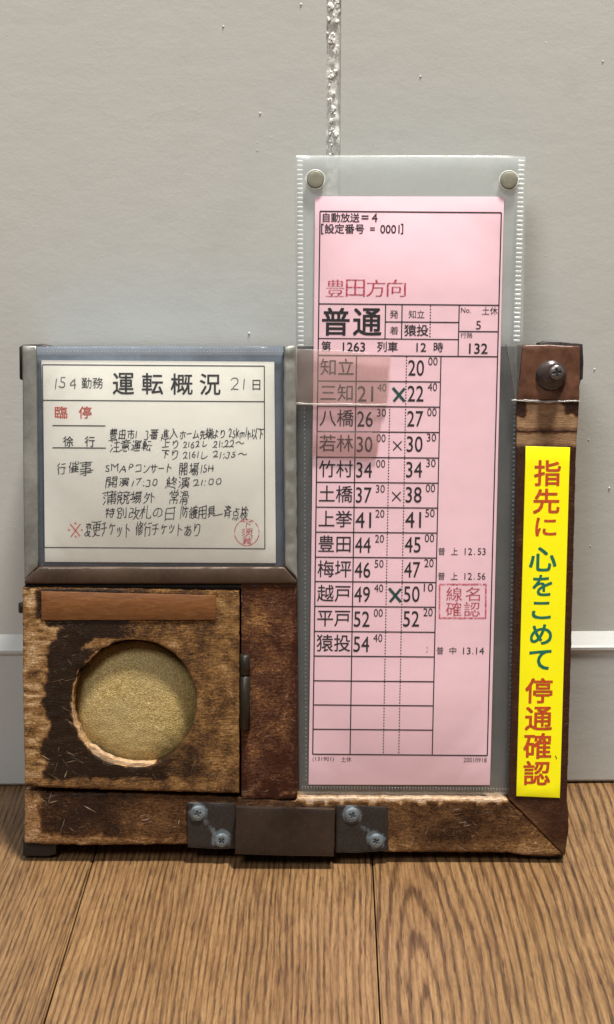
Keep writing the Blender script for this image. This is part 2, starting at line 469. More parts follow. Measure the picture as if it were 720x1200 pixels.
CC = Matrix.Rotation(-ang, 3, 'Z') @ (FL(528, 1150)-_c0)
mats = [floor_mat('oak_plank_straight', .35, .0, 3.0, 1.0, 2600), floor_mat('oak_plank_cathedral', CC.x, CC.y, 11.0, 1.0, 1700, .26), floor_mat('oak_plank_fine', -.6, .1, 23.0, .95, 3000)]
ang = math.atan2(fd.y, fd.x)-math.pi/2
rd = random.Random(4)
LEN = 1.25
for i in range(-7, 8):
    # plank i spans seam i*PW .. (i+1)*PW to the right of the main seam
    bm = bmesh.new(); bmesh.ops.create_cube(bm, size=1)
    for v in bm.verts: v.co = Vector((v.co.x*(PW-.0006), v.co.y*LEN, v.co.z*.012-.006))
    bmesh.ops.bevel(bm, geom=[e for e in bm.edges if all(v.co.z > -.001 for v in e.verts)], offset=.0007, segments=2, affect='EDGES')
    me = bpy.data.meshes.new('plank'); bm.to_mesh(me); bm.free()
    me.materials.append(mats[1] if i == 0 else mats[0] if i in (-1, 2, -3) else mats[2])
    o = link(bpy.data.objects.new('plank', me)); o.parent = floor
    c = s1a + fn*((i+.5)*PW) + fd*(LEN/2-.62)
    o.location = (c.x, c.y, 0); o.rotation_euler = (0, 0, ang)
sub = simple('dark_subfloor', (.02, .014, .01), .9)
o = mesh_obj('subfloor', [(-1.1, -.8, -.0125), (1.1, -.8, -.0125), (1.1, .9, -.0125), (-1.1, .9, -.0125)], [(0, 1, 2, 3)], sub, floor)

# baseboard profile, swept along the wall
zl = wall_hit(360, 765)[1]; zt = wall_hit(360, 752.5)[1]
def sweep(name, prof, s0, s1, mat, n=1, parent=None):
    vs_, fs = [], []
    for j in range(n+1):
        s = s0+(s1-s0)*j/n
        for d, z in prof: vs_.append(WP(s, d, z))
    m = len(prof)
    for j in range(n):
        for i in range(m):
            a, b = j*m+i, j*m+(i+1) % m
            fs.append((a, b, b+m, a+m))
    fs.append(tuple(range(m))[::-1]); fs.append(tuple(n*m+i for i in range(m)))
    ob = mesh_obj(name, vs_, fs, mat, parent)
    return fix_normals(ob)
bb = sweep('baseboard', [(-.012, .0005), (-.0012, .0005), (0, .002), (0, zl-.0008), (.0004, zl), (.0007, zl+.0008), (.0007, zt-.0030), (0, zt-.0022), (-.0034, zt+.0030), (-.012, zt+.0030)], -.9, .9, BASE)
tag(bb, kind='structure')
WD = -.0035                                                            # the wall face lies behind the baseboard face
gs, gz = wall_hit(391, 90, WD)
gl, gr = gs-.0026, gs+.0026
wall = tag(link(bpy.data.objects.new('wall', None)), kind='structure')
for s0, s1 in ((-.9, gl), (gr, .9)):
    e0 = .0005
    vs_ = []; prof = [(s0, WD-.012), (s0, WD-e0), (s0+e0*.6, WD), (s1-e0*.6, WD), (s1, WD-e0), (s1, WD-.012)]
    for z in (zt-.002, 1.1):
        for s, d in prof: vs_.append(WP(s, d, z))
    fs = [(i, (i+1) % 6, (i+1) % 6+6, i+6) for i in range(6)] + [tuple(range(6))[::-1], tuple(range(6, 12))]
    fix_normals(mesh_obj('wall_panel', vs_, fs, WALL, wall))
# lumpy filler in the joint between the two panels
vs_, fs = [], []
NZ, NX = 520, 11
for j in range(NZ+1):
    z = zt+(.62-zt)*j/NZ
    for i in range(NX):
        u = i/(NX-1); s = gl-.0009+(gr-gl+.0018)*u
        d = WD-.00035+.0008*noise.noise(Vector((s*900, z*330, 1)))+.0009*noise.noise(Vector((s*300, z*90, 5)))-.0005*abs(2*u-1)
        vs_.append(WP(s, d, z))
for j in range(NZ):
    for i in range(NX-1):
        a = j*NX+i; fs.append((a, a+1, a+NX+1, a+NX))
mesh_obj('joint_filler', vs_, fs, CAULK, wall, True)
rf = random.Random(9)
vs_, fs = [], []
def chip(s, z, d, r, seed):
    n = rf.randint(5, 7); b = len(vs_)
    tilt = rf.uniform(-.5, .5)
    for lay, q in ((0, 1.0), (1, .55)):
        for i in range(n):
            a = 2*math.pi*i/n+rf.uniform(-.3, .3); rr = r*q*rf.uniform(.5, 1.15)
            vs_.append(WP(s+rr*math.cos(a)*.8, d+lay*r*.45+rr*math.sin(a)*tilt*.3, z+rr*math.sin(a)))
    for i in range(n): fs.append((b+i, b+(i+1) % n, b+n+(i+1) % n, b+n+i))
    fs.append(tuple(range(b+n, b+2*n)))
for py in [rf.uniform(-40, 182) for _ in range(150)]:
    dens = 1.0 if py < 28 else .45 if py < 60 else .35
    if rf.random() > dens: continue
    wdt = 9 if py < 28 else 6
    s, z = wall_hit(390+rf.uniform(-wdt, wdt)*(.55 if py > 60 else 1), py, WD)
    chip(s, z, WD-.0003, rf.uniform(.0004, .0013)*(1.1 if py < 50 else .85), 0)
for px, py in ((389, 45), (390, 42), (388, 90), (387, 118), (391, 128), (388, 142), (394, 158), (389, 8), (396, 2)):
    s, z = wall_hit(px, py, WD); chip(s, z, WD-.0004, .0016, 0)
tag(mesh_obj('filler_flakes', vs_, fs, FLAKE, wall), kind='stuff')
vs_, fs = [], []
for px, py, r in ((353, 5, .8), (493, 90, .8), (305, 133, .8), (302, 167, .5), (302, 176, .6), (318, 161, .5), (180, 133, .5), (262, 31, .8), (292, 391, .9), (707, 72, .7), (640, 300, .5), (697, 433, .8), (668, 290, .5), (640, 50, .5), (690, 515, .6), (714, 572, .9), (692, 640, .6), (18, 618, .6), (12, 700, .6), (8, 41, .5), (230, 230, .4), (120, 300, .5), (60, 200, .4), (450, 60, .4)):
    s, z = wall_hit(px, py, WD); chip(s, z, WD-.0002, r*.0011, 0)
tag(mesh_obj('paint_nibs', vs_, fs, WALL, wall, True), kind='stuff')

# ------------------------------------------------------------------ text tools
def glyph_mesh(s, off=0.0):
    c = bpy.data.curves.new('t', 'FONT'); c.body = s; c.resolution_u = 3; c.offset = off
    o = bpy.data.objects.new('t', c); scene.collection.objects.link(o)
    dg = bpy.context.evaluated_depsgraph_get(); dg.update()
    m = o.evaluated_get(dg).to_mesh()
    v = [(p.co.x, p.co.y) for p in m.vertices]; f = [tuple(p.vertices) for p in m.polygons]
    o.evaluated_get(dg).to_mesh_clear()
    bpy.data.objects.remove(o); bpy.data.curves.remove(c)
    return v, f
WIDE = {ord(c): ord(c)+0xFEE0 for c in '0123456789'}
GC = {}
def text(parent, name, s, box, mp, k, mat, bold=0.0, wide=True, each=False, thin=0.0):
    """s drawn so that its outline fills the box (x0,y0,x1,y1), pixels mapped by mp"""
    x0, y0, x1, y1 = box
    items = []
    if each:                                         # one cell per character, each fills its cell's height
        n = len(s); gap = each if isinstance(each, float) else .12
        cw = (x1-x0)/(n-gap)
        cells = [(ch, (x0+i*cw, y0, x0+i*cw+cw*(1-gap), y1)) for i, ch in enumerate(s) if ch not in ' 　']
    else: cells = [(s, box)]
    V, F = [], []
    for ch, (a, b, c, d) in cells:
        key = (ch, thin)
        if key not in GC: GC[key] = glyph_mesh(ch, -thin)
        gv, gf = GC[key]
        if not gv: continue
        if each and ch > '\u2e00':                    # keep the character's own place in its square
            w_, h_ = c-a, d-b
            a, c = a+w_*(min(p[0] for p in gv)-.03)/.94, a+w_*(max(p[0] for p in gv)-.03)/.94
            y_ = d
            d, b = y_-h_*(min(p[1] for p in gv)+.08)/.92, y_-h_*(max(p[1] for p in gv)+.08)/.92
        bx_ = bold if isinstance(bold, tuple) else (bold, bold)
        shifts = [(0, 0)] if not (bx_[0] or bx_[1]) else [(bx_[0], bx_[1]), (-bx_[0], bx_[1]), (bx_[0], -bx_[1]), (-bx_[0], -bx_[1])]
        mx0 = min(p[0] for p in gv); mx1 = max(p[0] for p in gv); my0 = min(p[1] for p in gv); my1 = max(p[1] for p in gv)
        for si, (ex, ey) in enumerate(shifts):
            base = len(V)
            for p in gv:
                u = (p[0]-mx0+ex*.8)/max(mx1-mx0, 1e-6); v = (p[1]-my0+ey*.8)/max(my1-my0, 1e-6)
                qx, qy = mp(a+(c-a)*u, d+(b-d)*v)
                V.append(D(qx, qy, k-si*1.5e-6))
            F += [tuple(i+base for i in f) for f in gf]
    return mesh_obj(name, V, F, mat, parent)
def lines(parent, name, segs, mp, k, mat, dots=False):
    V, F = [], []
    for s in segs:
        x0, y0, x1, y1, wd = s[:5]
        dash = s[5] if len(s) > 5 else 0
        L = math.hypot(x1-x0, y1-y0); n = max(1, int(L/3.4)) if dash else max(1, int(L/40))
        dx, dy = (x1-x0)/L, (y1-y0)/L; nx, ny = -dy*wd/2, dx*wd/2
        for i in range(n):
            a = L*i/n; b = a+1.5 if dash else L*(i+1)/n
            base = len(V)
            for t_, sg in ((a, 1), (b, 1), (b, -1), (a, -1)):
                V.append(D(*mp(x0+dx*t_+nx*sg, y0+dy*t_+ny*sg), k))
            F.append((base, base+1, base+2, base+3))
    return mesh_obj(name, V, F, mat, parent)
GL={
'豊':('13512751;135113592759;135114422742;4817551754271627151917172317;48172317;48174606;25064606;25060606;25062317;27594259;27592765;27592751;57596061;57594259;57595751;424256425751;42422742;42424251;65064606;06356435;42654259;42515751;42512751;42514259;27422751',0.05,0.95,-0.06,0.84),
'田':('33386138;33380638;33383364;33383311;063806643364;06380611;64676164;61386164;61386111;33646164;33116111;33110611;06070611;61076111',0.1,0.91,-0.07,0.77),
'市':('33633554;63543554;34533440;34530654;34073440;131413403440;34405639561654144614',0.05,0.95,-0.08,0.85),
'1':('08630808',0.2,0.3,0.0,0.68),
'2':('16083908;16080805;160818172829333933542761156209590653',0.03,0.47,0.0,0.69),
'3':('096122622957304525402436;24363127311729132610150806110515',0.06,0.42,-0.01,0.69),
'4':('35083528;37633454;35284228;35281329;35283454;3454265115371329',0.01,0.47,0.0,0.69),
'5':('316312621240173825383331331627101908081006110515',0.05,0.44,-0.01,0.68),
'6':('2961266016501135;1135303536293616311019091115092009331135',0.04,0.47,-0.01,0.69),
'7':('45673562;08633562;356234541409',0.05,0.49,-0.01,0.68),
'8':('17363136;1736114410511257196229623360375437453136;1736102809191015151024083210381838263136',0.03,0.47,-0.01,0.69),
'9':('21132414292034293536;35362235153709450953115718623061365437423536',0.04,0.46,-0.01,0.69),
'0':('115114582262316037513936372033132709200916111119092609451151',0.03,0.47,-0.01,0.69),
'番':('5557515548494845;48456345;48454244;35605462;35601959;35603544;55283528;55285518;42443544;424443415531;55183518;551855083509;17283528;17281631;17281718;16310829;163127402844;35442844;35443534;62305531;19591059;1959195422502345;08452345;17183518;17181708;17083509;28442345;35283518;35093518',0.04,0.97,-0.08,0.83),
'進':('47533153;47534741;60414741;48536253;48534662;63194719;315329512948;315332603664;244525472948;471930193030;47194730;30414741;30412948;30413030;30304730;60304730;47414730;093716361614;661166096408410728081614;161408090805',0.04,0.97,-0.07,0.83),
'入':('64095220433440423545;06081109191528283545;246132543545',0.04,0.96,-0.07,0.82),
'ホ':('36623648;621956305234;36486148;36481048;3648361034072407;10191933',0.08,0.93,-0.03,0.78),
'ー':('64070708',0.1,0.9,0.34,0.43),
'ム':('08111813;31583153212219201813;620960155717;571756225032;571722121813',0.07,0.93,-0.03,0.77),
'先':('07352535;35354334;35352535;35353554;433443164508600862106316;43346335;57543554;19631854;134615521854;35643554;253524252016141008070708;18543554',0.05,0.95,-0.09,0.84),
'端':('19183117;19182244;191818160614;63295229;6329631162075906;63296531;06521652;626062504650;09441124;46644650;465032503261;45295229;45294129;45294639;46396440;46392840;41074129;52075229;24521652;165217591563;311731294129;31173106',0.04,0.96,-0.08,0.84),
'よ':('551341223323;3225232611230820081211091707280832123323;32253249;32633249;54503249',0.13,0.86,-0.05,0.79),
'り':('096307480845;07280845;0845124621572960385743494434402129111708',0.21,0.79,-0.05,0.79),
'k':('4204370620232025;08252025;08250863;08250807;20252028273634433945',0.06,0.5,0.0,0.68),
'm':('35083537;353728440840;353750445743613963286308;08400808',0.06,0.71,0.0,0.46),
'h':('35083526343632392842194215390838;08630838;08380808',0.06,0.44,0.0,0.68),
'/':('08062466',0.01,0.27,-0.01,0.69),
'以':('11621119;5364514146294624;4624432336142709;462450226109;276032543547;2925262518201119;11190816',0.1,0.97,-0.09,0.8),
'下':('65613461;593240433444;34610561;34613444;34063444',0.06,0.95,-0.08,0.77),
'注':('24084408;11622058;60304430;08431540;44086408;44084430;10081926;44302930;44304450;63514551;26514450;4551455943634064',0.04,0.96,-0.07,0.84),
'意':('60105616;59594759;35604759;35603463;35602259;13160808;46492349;46494755;46496248;075709592259;22592349;53321532;5332524015401532;533253243224;46114506250623082316;381632203224;47554759;153216243224;044606482349',0.06,0.93,-0.07,0.85),
'運':('62602560255230504350;6260625360514350;62606563;43504343;59354335;5935594157434343;593559274327;43352835;43354343;43354327;09601453;630831071615;434329432835;283528274327;43196219;43192419;43194327;43194314;161516350736;161511130708',0.04,0.97,-0.06,0.81),
'転':('19183118;19180618;19181927;19181906;64076112;31571957;192730273037;192709270837;19271937;19631957;07571957;483838106112;48386439;48383639;39596159;19571947;194730473037;194708470837;19471937;57246112;08371937;19373037',0.04,0.97,-0.08,0.84),
'上':('65063306;356533633340;33405940;33403306;33060706',0.05,0.95,-0.03,0.83),
'レ':('07640811161029154625',0.22,0.91,-0.02,0.74),
':':('12121212;12591259',0.05,0.17,-0.01,0.46),
'〜':('641659105207420833162719171910150912',0.04,0.96,0.25,0.52),
'行':('64415441;34606260;234918411736;12351736;17361806;54413141;5441540953074207;08512063',0.03,0.96,-0.08,0.84),
'催':('63384838;15061444;63284828;32453138;31384838;313829372831;23292831;46454838;186215541444;455161516160;455129512960;45514563;48384828;144408410736;48104819;48106509;48102909;48196219;48192919;48194828;48282928;29192928;29192909;29282831',0.03,0.96,-0.08,0.84),
'事':('34165616;34161216;34163425;3416340832062407;56165625;34255625;34250625;34253434;56256525;562555343434;34341334;34343443;3443554454513451;3443154315513451;34433451;34513459;63593459;34643459;34590759',0.05,0.96,-0.08,0.84),
'S':('051807131209280932133417332427331441094809561662296234593654',0.04,0.43,-0.01,0.69),
'M':('08090957;3338373940424550495349555758;3338254418540957;33383333;08610957;57585861;57585808',0.07,0.71,0.0,0.68),
'A':('6205590751264827;34643457;212718261007;21272133285130553457;21274827;34573855414947354827',0.0,0.67,0.0,0.69),
'P':('08090835;083522353237384538543658306208630835',0.07,0.5,0.0,0.68),
'コ':('62086213;62130812;6213616308630660',0.16,0.85,-0.01,0.69),
'ン':('6352634561415028311520101008;26481259',0.14,0.92,-0.02,0.73),
'サ':('49624946;49466446;49462246;4946472442153108;22460647;22462262;22462229',0.07,0.92,-0.05,0.78),
'ト':('403125380842;08630842;08420807',0.33,0.85,-0.03,0.77),
'開':('48364136;41245024;41242624;41244136;41244108;25241724;252424151908;27550655;2755266506650655;275527450645;60553955;6055596539653955;60556044;26242636;41362636;06550645;604440443955;6044600959075007;06450607;17362636',0.09,0.92,-0.08,0.8),
'場':('62646062;53065706600962275227;52274127;5227522348154107;24271626;24272530;16502250;16500850;16501663;16501626;65363636;162614230821;27253428;27252527;27252527;272527232522;41273428;4127381930112410;60533353;60536062;6053594434443353;34283636;36362636;606233623353',0.03,0.96,-0.08,0.83),
'H':('08090835;53625335;08630835;53085335;08355335',0.08,0.65,0.0,0.68),
'演':('60284328;602859384338;602860195118;42634358;210825073814;43586357635158474347;43582558255027484347;620752135118;08441441;17601162;10101727;433827382728;43384347;43384328;43195118;43194328;431928182728;43282728',0.04,0.94,-0.08,0.85),
'終':('53234428;14311233;14312431;314736523852;26142323;174421472353;17440945;1744153811341233;23382431;47413852;474142363231;633157334941;4941554957564157;12310830;17111720;385239564157;08200708;25282431;5908570745133615;41574264;094509481763',0.04,0.97,-0.09,0.84),
'蒲':('24604760;24600760;24602464;24602455;28062817;65456045;17231009;11501846;540760076117;60454445;604560515453;64604760;15330837;47604764;4760475544514445;443660366126;443628362826;44364445;44364426;44452545;44176117;44172817;44174426;44174407;44266126;44262826;28172826;61176126',0.04,0.95,-0.08,0.84),
'競':('25472653;25473146;25471447;44285328;442839293938583859295328;442840133307;54466346;54464346;54465653;19601865;19603159;19600859;49604864;49606159;49603859;42524346;532853095507620764086414;15282428;1528102911392739293729292428;15281111;13521447;321524132428;43463746;07461447',0.05,0.97,-0.08,0.84),
'外':('263019160909;2630283130363353;26301637;36553353;45074543;45644543;19631754;454349435638;17543353;17540938',0.04,0.97,-0.08,0.84),
'常':('33544854;33541654;33543364;4845174518343334;484547343334;48455047;485457545845;485448595264;54245726;54243324;542453094609;110911243324;33063324;33243334;064507541654;136416601654',0.09,0.92,-0.08,0.84),
'滑':('11642058;5745566331633154;574564446438;57454545;57173117;57175726;571756064907;57263126;5726573531353126;08441540;10091827;31453154;31454545;314524442437;315444544545;31173126;31173106',0.04,0.95,-0.08,0.83),
'特':('07261728;31315631;18302531;18301850;48445644;48443044;48444857;18641850;34574857;06400950;18502450;18500950;38224216;09500959;64315631;48644857;56315644;5631560955074607;64445644;48576157;18061728',0.04,0.96,-0.08,0.84),
'別':('18441832;184433453263116311451844;5008610763106365;45574524;0909091113151832;18323431310829062107',0.03,0.91,-0.08,0.82),
'改':('40525751;40524264;40523843;076026602740;2740094009132819;2740333834423843;3843404245274825;4819501959096309;4819451836093208;48194825;5751574553314825;57516252',0.06,0.97,-0.08,0.84),
'札':('313126392040;20402048;33492149;08492048;21492163;21062039;203916370720;641964146108440841114163',0.02,0.96,-0.08,0.84),
'の':('365742585454614663396329612151113908;36573543282223151315092007281043235533583657',0.09,0.91,-0.03,0.72),
'日':('06115011;06110638;06110607;50380638;50385064;50385011;063806645064;50645367',0.18,0.83,-0.07,0.77),
'・':('',0.39,0.61,0.27,0.49),
'防':('26533753;430750065307551157373738;43644453;14211921222721351643216106620605;37534453;37533738;2411301632203738;44536153',0.08,0.95,-0.08,0.84),
'護':('25430943;25433443;36484848;36483443;3648365340574060;06522652;48534848;54606360;54604060;54605464;63284928;25282326;093424342636;30604060;51124412;51125215561757213921;51125110580762066608;35354935;35353542;353535284928;091023102326;091009262326;49356035;49354942;49354928;17591563;4412441440163921;44124410360731062808;62484948;35424942;49484942;39213121;49426042',0.04,0.97,-0.08,0.84),
'用':('080914211529;38646464;386415641547;38643847;64293829;64296447;6429640956075009;64473847;64476464;15293829;15291547;67676464;15473847;38083829;38293847',0.03,0.89,-0.09,0.77),
'具':('07211822;62084616;53615663;536118611851;53615351;65215322;53511851;53515341;080718112516;53321832;53325341;53325322;18511841;53411841;18321841;18321822;53221822',0.04,0.96,-0.08,0.79),
'一':('65060606',0.04,0.96,0.35,0.43),
'斉':('34653658;52311831;52315340;52315220;07582157;21573658;2157235229493245;40453245;4045404748544857;404543425340;100814121720;52075220;183908380540;183931433245;18391831;36584857;534062396541;52201720;17201831;48576258',0.04,0.96,-0.09,0.84),
'点':('62085618;354455445627152715443544;35443557;14170807;35643557;35576157;27162808;42164508',0.04,0.95,-0.08,0.84),
'検':('59506349;5950466334523450;595057474547;17621749;252921361637;16371749;17061635;4723602460374537;1635123411290621;462238122807;08491749;454735473450;45474537;4524312531374537;45244537;472253136307;17493450',0.03,0.98,-0.09,0.84),
'※':('41403635;55163635;31303635;11361136;60366036',0.05,0.59,0.07,0.6),
'変':('62085507460939123914;232517241020;232523282729;23253214;32143914;3214311215070508;27294928482439163914;27292758;61584258;42384258;27583558;27580858;33653558;10391749;51496040;42583558',0.05,0.96,-0.08,0.85),
'更':('35603550;35606261;35600761;35505850;355014501439;35503539;17232415;66096307380931122915;60535850;342815281439;342834242915;29152415;35395839;35391439;35393529;58505839;352957285839;241522110907',0.05,0.97,-0.08,0.79),
'チ':('556151623758;37581258;37583739;36380639;3638332126121908;64383739',0.09,0.91,-0.04,0.77),
'ケ':('123619472249;675164484448;22082709382242324448;44482249;25622249',0.07,0.92,-0.04,0.79),
'ッ':('66606258553749283918291124092110;055709561441;276230623547',0.18,0.85,-0.08,0.58),
'修':('073509411443;351742185626;62195614450934063108;2536333546404642;253625453852;25362516;405638553852;40564163;40565955595152455142;50333626;385246444642;633551405142;15061443;46425142;14431962',0.02,0.97,-0.08,0.84),
'あ':('254138434442;25412655;25412438;37084107501057166023603156384642;26551055;44424337362531202719;556051572755;46424646;27192438;27192714;27141711101107150721102814332438;27142911;27552764',0.11,0.91,-0.05,0.79),
'須':('234311320532;33296129;33293339;3329341961196129;252515130910;260731083913;61296139;61494550;61496139;61496351;22620851;45504660;455033493339;61393339;63604660;521363076707;46603060',0.04,0.98,-0.08,0.82),
'賀':('14151717;56251725;56255633;562555171717;17251733;17251717;17335633;17331841544156395633;08601859;084516511859;20603360324929472448;20602064;2812241213070708;6607590748124212;43606061614843484360',0.03,0.95,-0.08,0.84),
}
rh = random.Random(77)
def pen(parent, name, s, box, mp, k, mat, wd=1.15, slant=.12, rough=1.0):
    """handwriting: pen strokes of changing width, wobbling, in the box"""
    x0, y0, x1, y1 = box
    # lay out on an em line, then fit
    pos = 0; items = []
    for ch in s:
        if ch == ' ': pos += .45; continue
        st, a, b, c, d = GL[ch]
        adv = 1.0 if (ch > '\u2000') else b-a+.16
        xo = pos if ch > '\u2000' else pos-a+.05
        dim = max(b-a, d-c); sc = rh.uniform(.84, 1.16) if ch > '\u2000' else rh.uniform(.95, 1.1)
        ang = rh.uniform(-.11, .08); dy = rh.uniform(-.09, .09)
        cx, cy = (a+b)/2, (c+d)/2
        for poly in st.split(';'):
            if len(poly) < 4: continue
            P = []
            for i in range(0, len(poly), 4):
                gx = a+(int(poly[i:i+2])-4)/63*dim; gy = c+(int(poly[i+2:i+4])-4)/63*dim
                gx = cx+(gx-cx)*sc; gy = cy+(gy-cy)*sc
                gx, gy = cx+(gx-cx)*math.cos(ang)-(gy-cy)*math.sin(ang), cy+(gx-cx)*math.sin(ang)+(gy-cy)*math.cos(ang)
                gx += slant*(gy-.38)+rh.uniform(-.016, .016)*rough; gy += dy+rh.uniform(-.016, .016)*rough+(gx-cx)*.05
                P.append((gx+xo, gy))
            items.append(P)
        pos += adv
    xs = [p[0] for P in items for p in P]; ys = [p[1] for P in items for p in P]
    ax, bx, ay, by = min(xs), max(xs), min(ys), max(ys)
    V, F = [], []
    for P in items:
        Q = [Vector((x0+(p[0]-ax)/(bx-ax)*(x1-x0), y1-(p[1]-ay)/(by-ay)*(y1-y0))) for p in P]
        if len(Q) == 2 and (Q[0]-Q[1]).length < .3: Q[1] = Q[0]+Vector((.7, .9))
        e = (Q[-1]-Q[-2]).normalized(); Q[-1] = Q[-1]+e*rh.uniform(0, .8)*rough
        S = []
        for i in range(len(Q)-1):                   # gentle curve between the joints
            for j in range(2): S.append(Q[i].lerp(Q[i+1], j/2)+Vector((rh.uniform(-.09, .09), rh.uniform(-.09, .09))))
        S.append(Q[-1])
        base = len(V); n = len(S)
        for i, p in enumerate(S):
            t_ = (S[min(i+1, n-1)]-S[max(i-1, 0)])
            if t_.length < 1e-6: t_ = Vector((1, 0))
            t_.normalize(); nn = Vector((-t_.y, t_.x))
            wq = wd*.5*(.75+.35*math.sin(math.pi*min(1, (i+.6)/n)))*rh.uniform(.88, 1.1)
            for sg in (1, -1):
                q = p+nn*wq*sg; V.append(D(*mp(q.x, q.y), k))
        F += [(base+2*i, base+2*i+2, base+2*i+3, base+2*i+1) for i in range(n-1)]
    return mesh_obj(name, V, F, mat, parent)

# ------------------------------------------------------------------ the holder
T = 0.034
base_pt = D(345, 1003, 0.0)
H = thing('timetable_holder', 'worn dark wooden timetable holder with round hole and yellow sticker leaning on wall', 'timetable holder', (base_pt.x, 0, 0))

def blob(x, y, cx, cy, rx, ry):
    return max(0.0, 1-math.hypot((x-cx)/rx, (y-cy)/ry))
def sm(a, b, x):
    t_ = max(0, min(1, (x-a)/(b-a))); return t_*t_*(3-2*t_)
def nz(x, y, s, seed): return noise.noise(Vector((x*s, y*s, seed)))
HX, HY, HR = 158.3, 824.0, 72.5
def door_wear(x, y):
    # bare strip on the left, black-brown patch, golden worn right side
    le = 52+9*nz(0, y, .03, 3)+10*nz(x, y, .09, 8)
    if y < 725: le = 40+3*nz(x, y, .1, 8)
    if 735 < y < 770: le = 70-(y-735)*.5+8*nz(x, y, .09, 8)
    bare = .76+.42*nz(x*.25, y*1.6, .16, 5)+.10*nz(x, y, .05, 5)
    re = 98+18*nz(y, 0, .03, 6)+12*nz(x, y, .06, 9)
    if y < 760: re = 140-(y-720)*.1+16*nz(x, y, .07, 9)
    if y > 850: re = 105+(y-850)*1.2+26*nz(x, y, .05, 2)
    right = .535+.12*nz(x, y, .03, 1)+.16*nz(x, y, .07, 6)+.10*sm(200, 275, x)-.16*sm(855, 905, y)*(1-sm(225, 270, x))
    wv = right
    if x < re: wv = .16+.05*nz(x, y, .05, 4)
    else: wv = .16+(right-.16)*sm(re, re+22, x)
    if y > 912+5*nz(x, y, .05, 2): wv = .58+.2*nz(x, y, .06, 4)
    if x < le: wv = bare
    elif x < le+5: wv = bare+(wv-bare)*(x-le)/5
    if y < 690.5: wv = .5
    # rim of the hole
    r = math.hypot(x-HX, y-HY); a = math.atan2(y-HY, x-HX)
    q = .5+.5*nz(math.cos(a)*3, math.sin(a)*3, 1, 12)
    if r < HR+1.5+3.5*q*q and (a < -1.2 or a > 1.2): wv = max(wv, .9)
    if 0.5 < y-747 < 14 and r < HR+18 and -2.4 < a < -.9: wv = max(wv, .66+.15*nz(x, y, .1, 2))
    return max(0, min(1, wv))
rim = []
for i in range(110):
    a = 2*math.pi*i/110; r = HR
    c, s_ = math.cos(a), math.sin(a)
    if c < -.1: r += 1.6*nz(c*9, s_*9, 1, 2)+1.8*nz(c*25, s_*25, 1, 3)
    else: r += .5*nz(c*6, s_*6, 1, 2)
    d1 = abs(math.atan2(math.sin(a-3.62), math.cos(a-3.62)))
    if d1 < .12: r += 5.5*(1-d1/.12)
    d2 = abs(math.atan2(math.sin(a-2.18), math.cos(a-2.18)))
    if d2 < .32: r += 3.0*(1-d2/.32)
    rim.append((HX+r*c, HY+r*1.03*s_))
door = panel('door', [(27, 688), (150, 690), (280.6, 692.5), (280.8, 810), (280.3, 929.5), (150, 926), (29.6, 921.5), (27.2, 800)], -.0012, .0125, DOORW, H, holes=[rim], ch=2.0, hch=1.1, step=3.4, grid=3.2, wear=door_wear, relief=.0002, jit=.9, seed=3)
panel('name_strip', [(48.4, 692.9), (253, 698), (253.2, 726.4), (48.6, 726.9)], -.0018, -.0006, STRIP, door, ch=.5, step=12, grid=9999, jit=.25, seed=5)
# foam pad showing through the hole
def foam_bend(x, y):
    r = math.hypot(x-HX, y-HY-6)/(HR+6)
    return .0075*r**5+.0002*noise.noise(Vector((x*.12, y*.12, 2)))+.00016*noise.noise(Vector((x*.6, y*.6, 2)))
panel('foam_pad', circle(HX, HY+6, HR+6, n=90), .0030, .0125, FOAM, H, ch=1.0, step=3, grid=2.6, bend=foam_bend, seed=44)
sp = panel('splinter', [(101, 875), (105, 873.5), (111, 875), (122, 884), (136, 890), (152, 893), (166, 894), (178, 894), (180, 896), (166, 899), (150, 900.5), (137, 899), (124, 894), (114, 889), (105, 883)], -.0004, .0035, SPL, door, ch=1.5, step=3, grid=3, relief=.0006, jit=.9, seed=8)
sp2 = panel('splinter', [(85, 779.5), (96, 780.5), (93, 784), (90, 791), (88.5, 783)], -.0006, .003, SPL, door, ch=.8, step=2, grid=3, relief=.0004, jit=.5, seed=9)
# inner box behind the door (sides and back of the case)
panel('case_body', [(30, 690), (346, 690), (346, 931), (31, 924)], .0128, T, BLACKM, H, ch=.6, step=40, grid=9999)

def stile_wear(x, y):
    v = .50+.14*nz(x, y, .035, 21)+.10*blob(x, y, 318, 735, 34, 60)-.10*sm(860, 900, y)-.14*sm(338, 346, x)-.22*(1-sm(684, 690, y))
    if x < 287 and y > 860: v -= .1
    if y > 915+5*nz(x, y, .08, 3): v = .35+.5*nz(x, y, .12, 4)
    return max(0, min(1, v))
panel('stile', [(283, 683), (348, 682.5), (348.5, 800), (349, 931), (346, 936), (330, 937.5), (314, 935.5), (300, 937), (283, 935.5), (282.8, 800)], 0, T-.0005, REDW, H, ch=1.4, step=5, grid=4.5, wear=stile_wear, relief=.00025, jit=.6, seed=12)
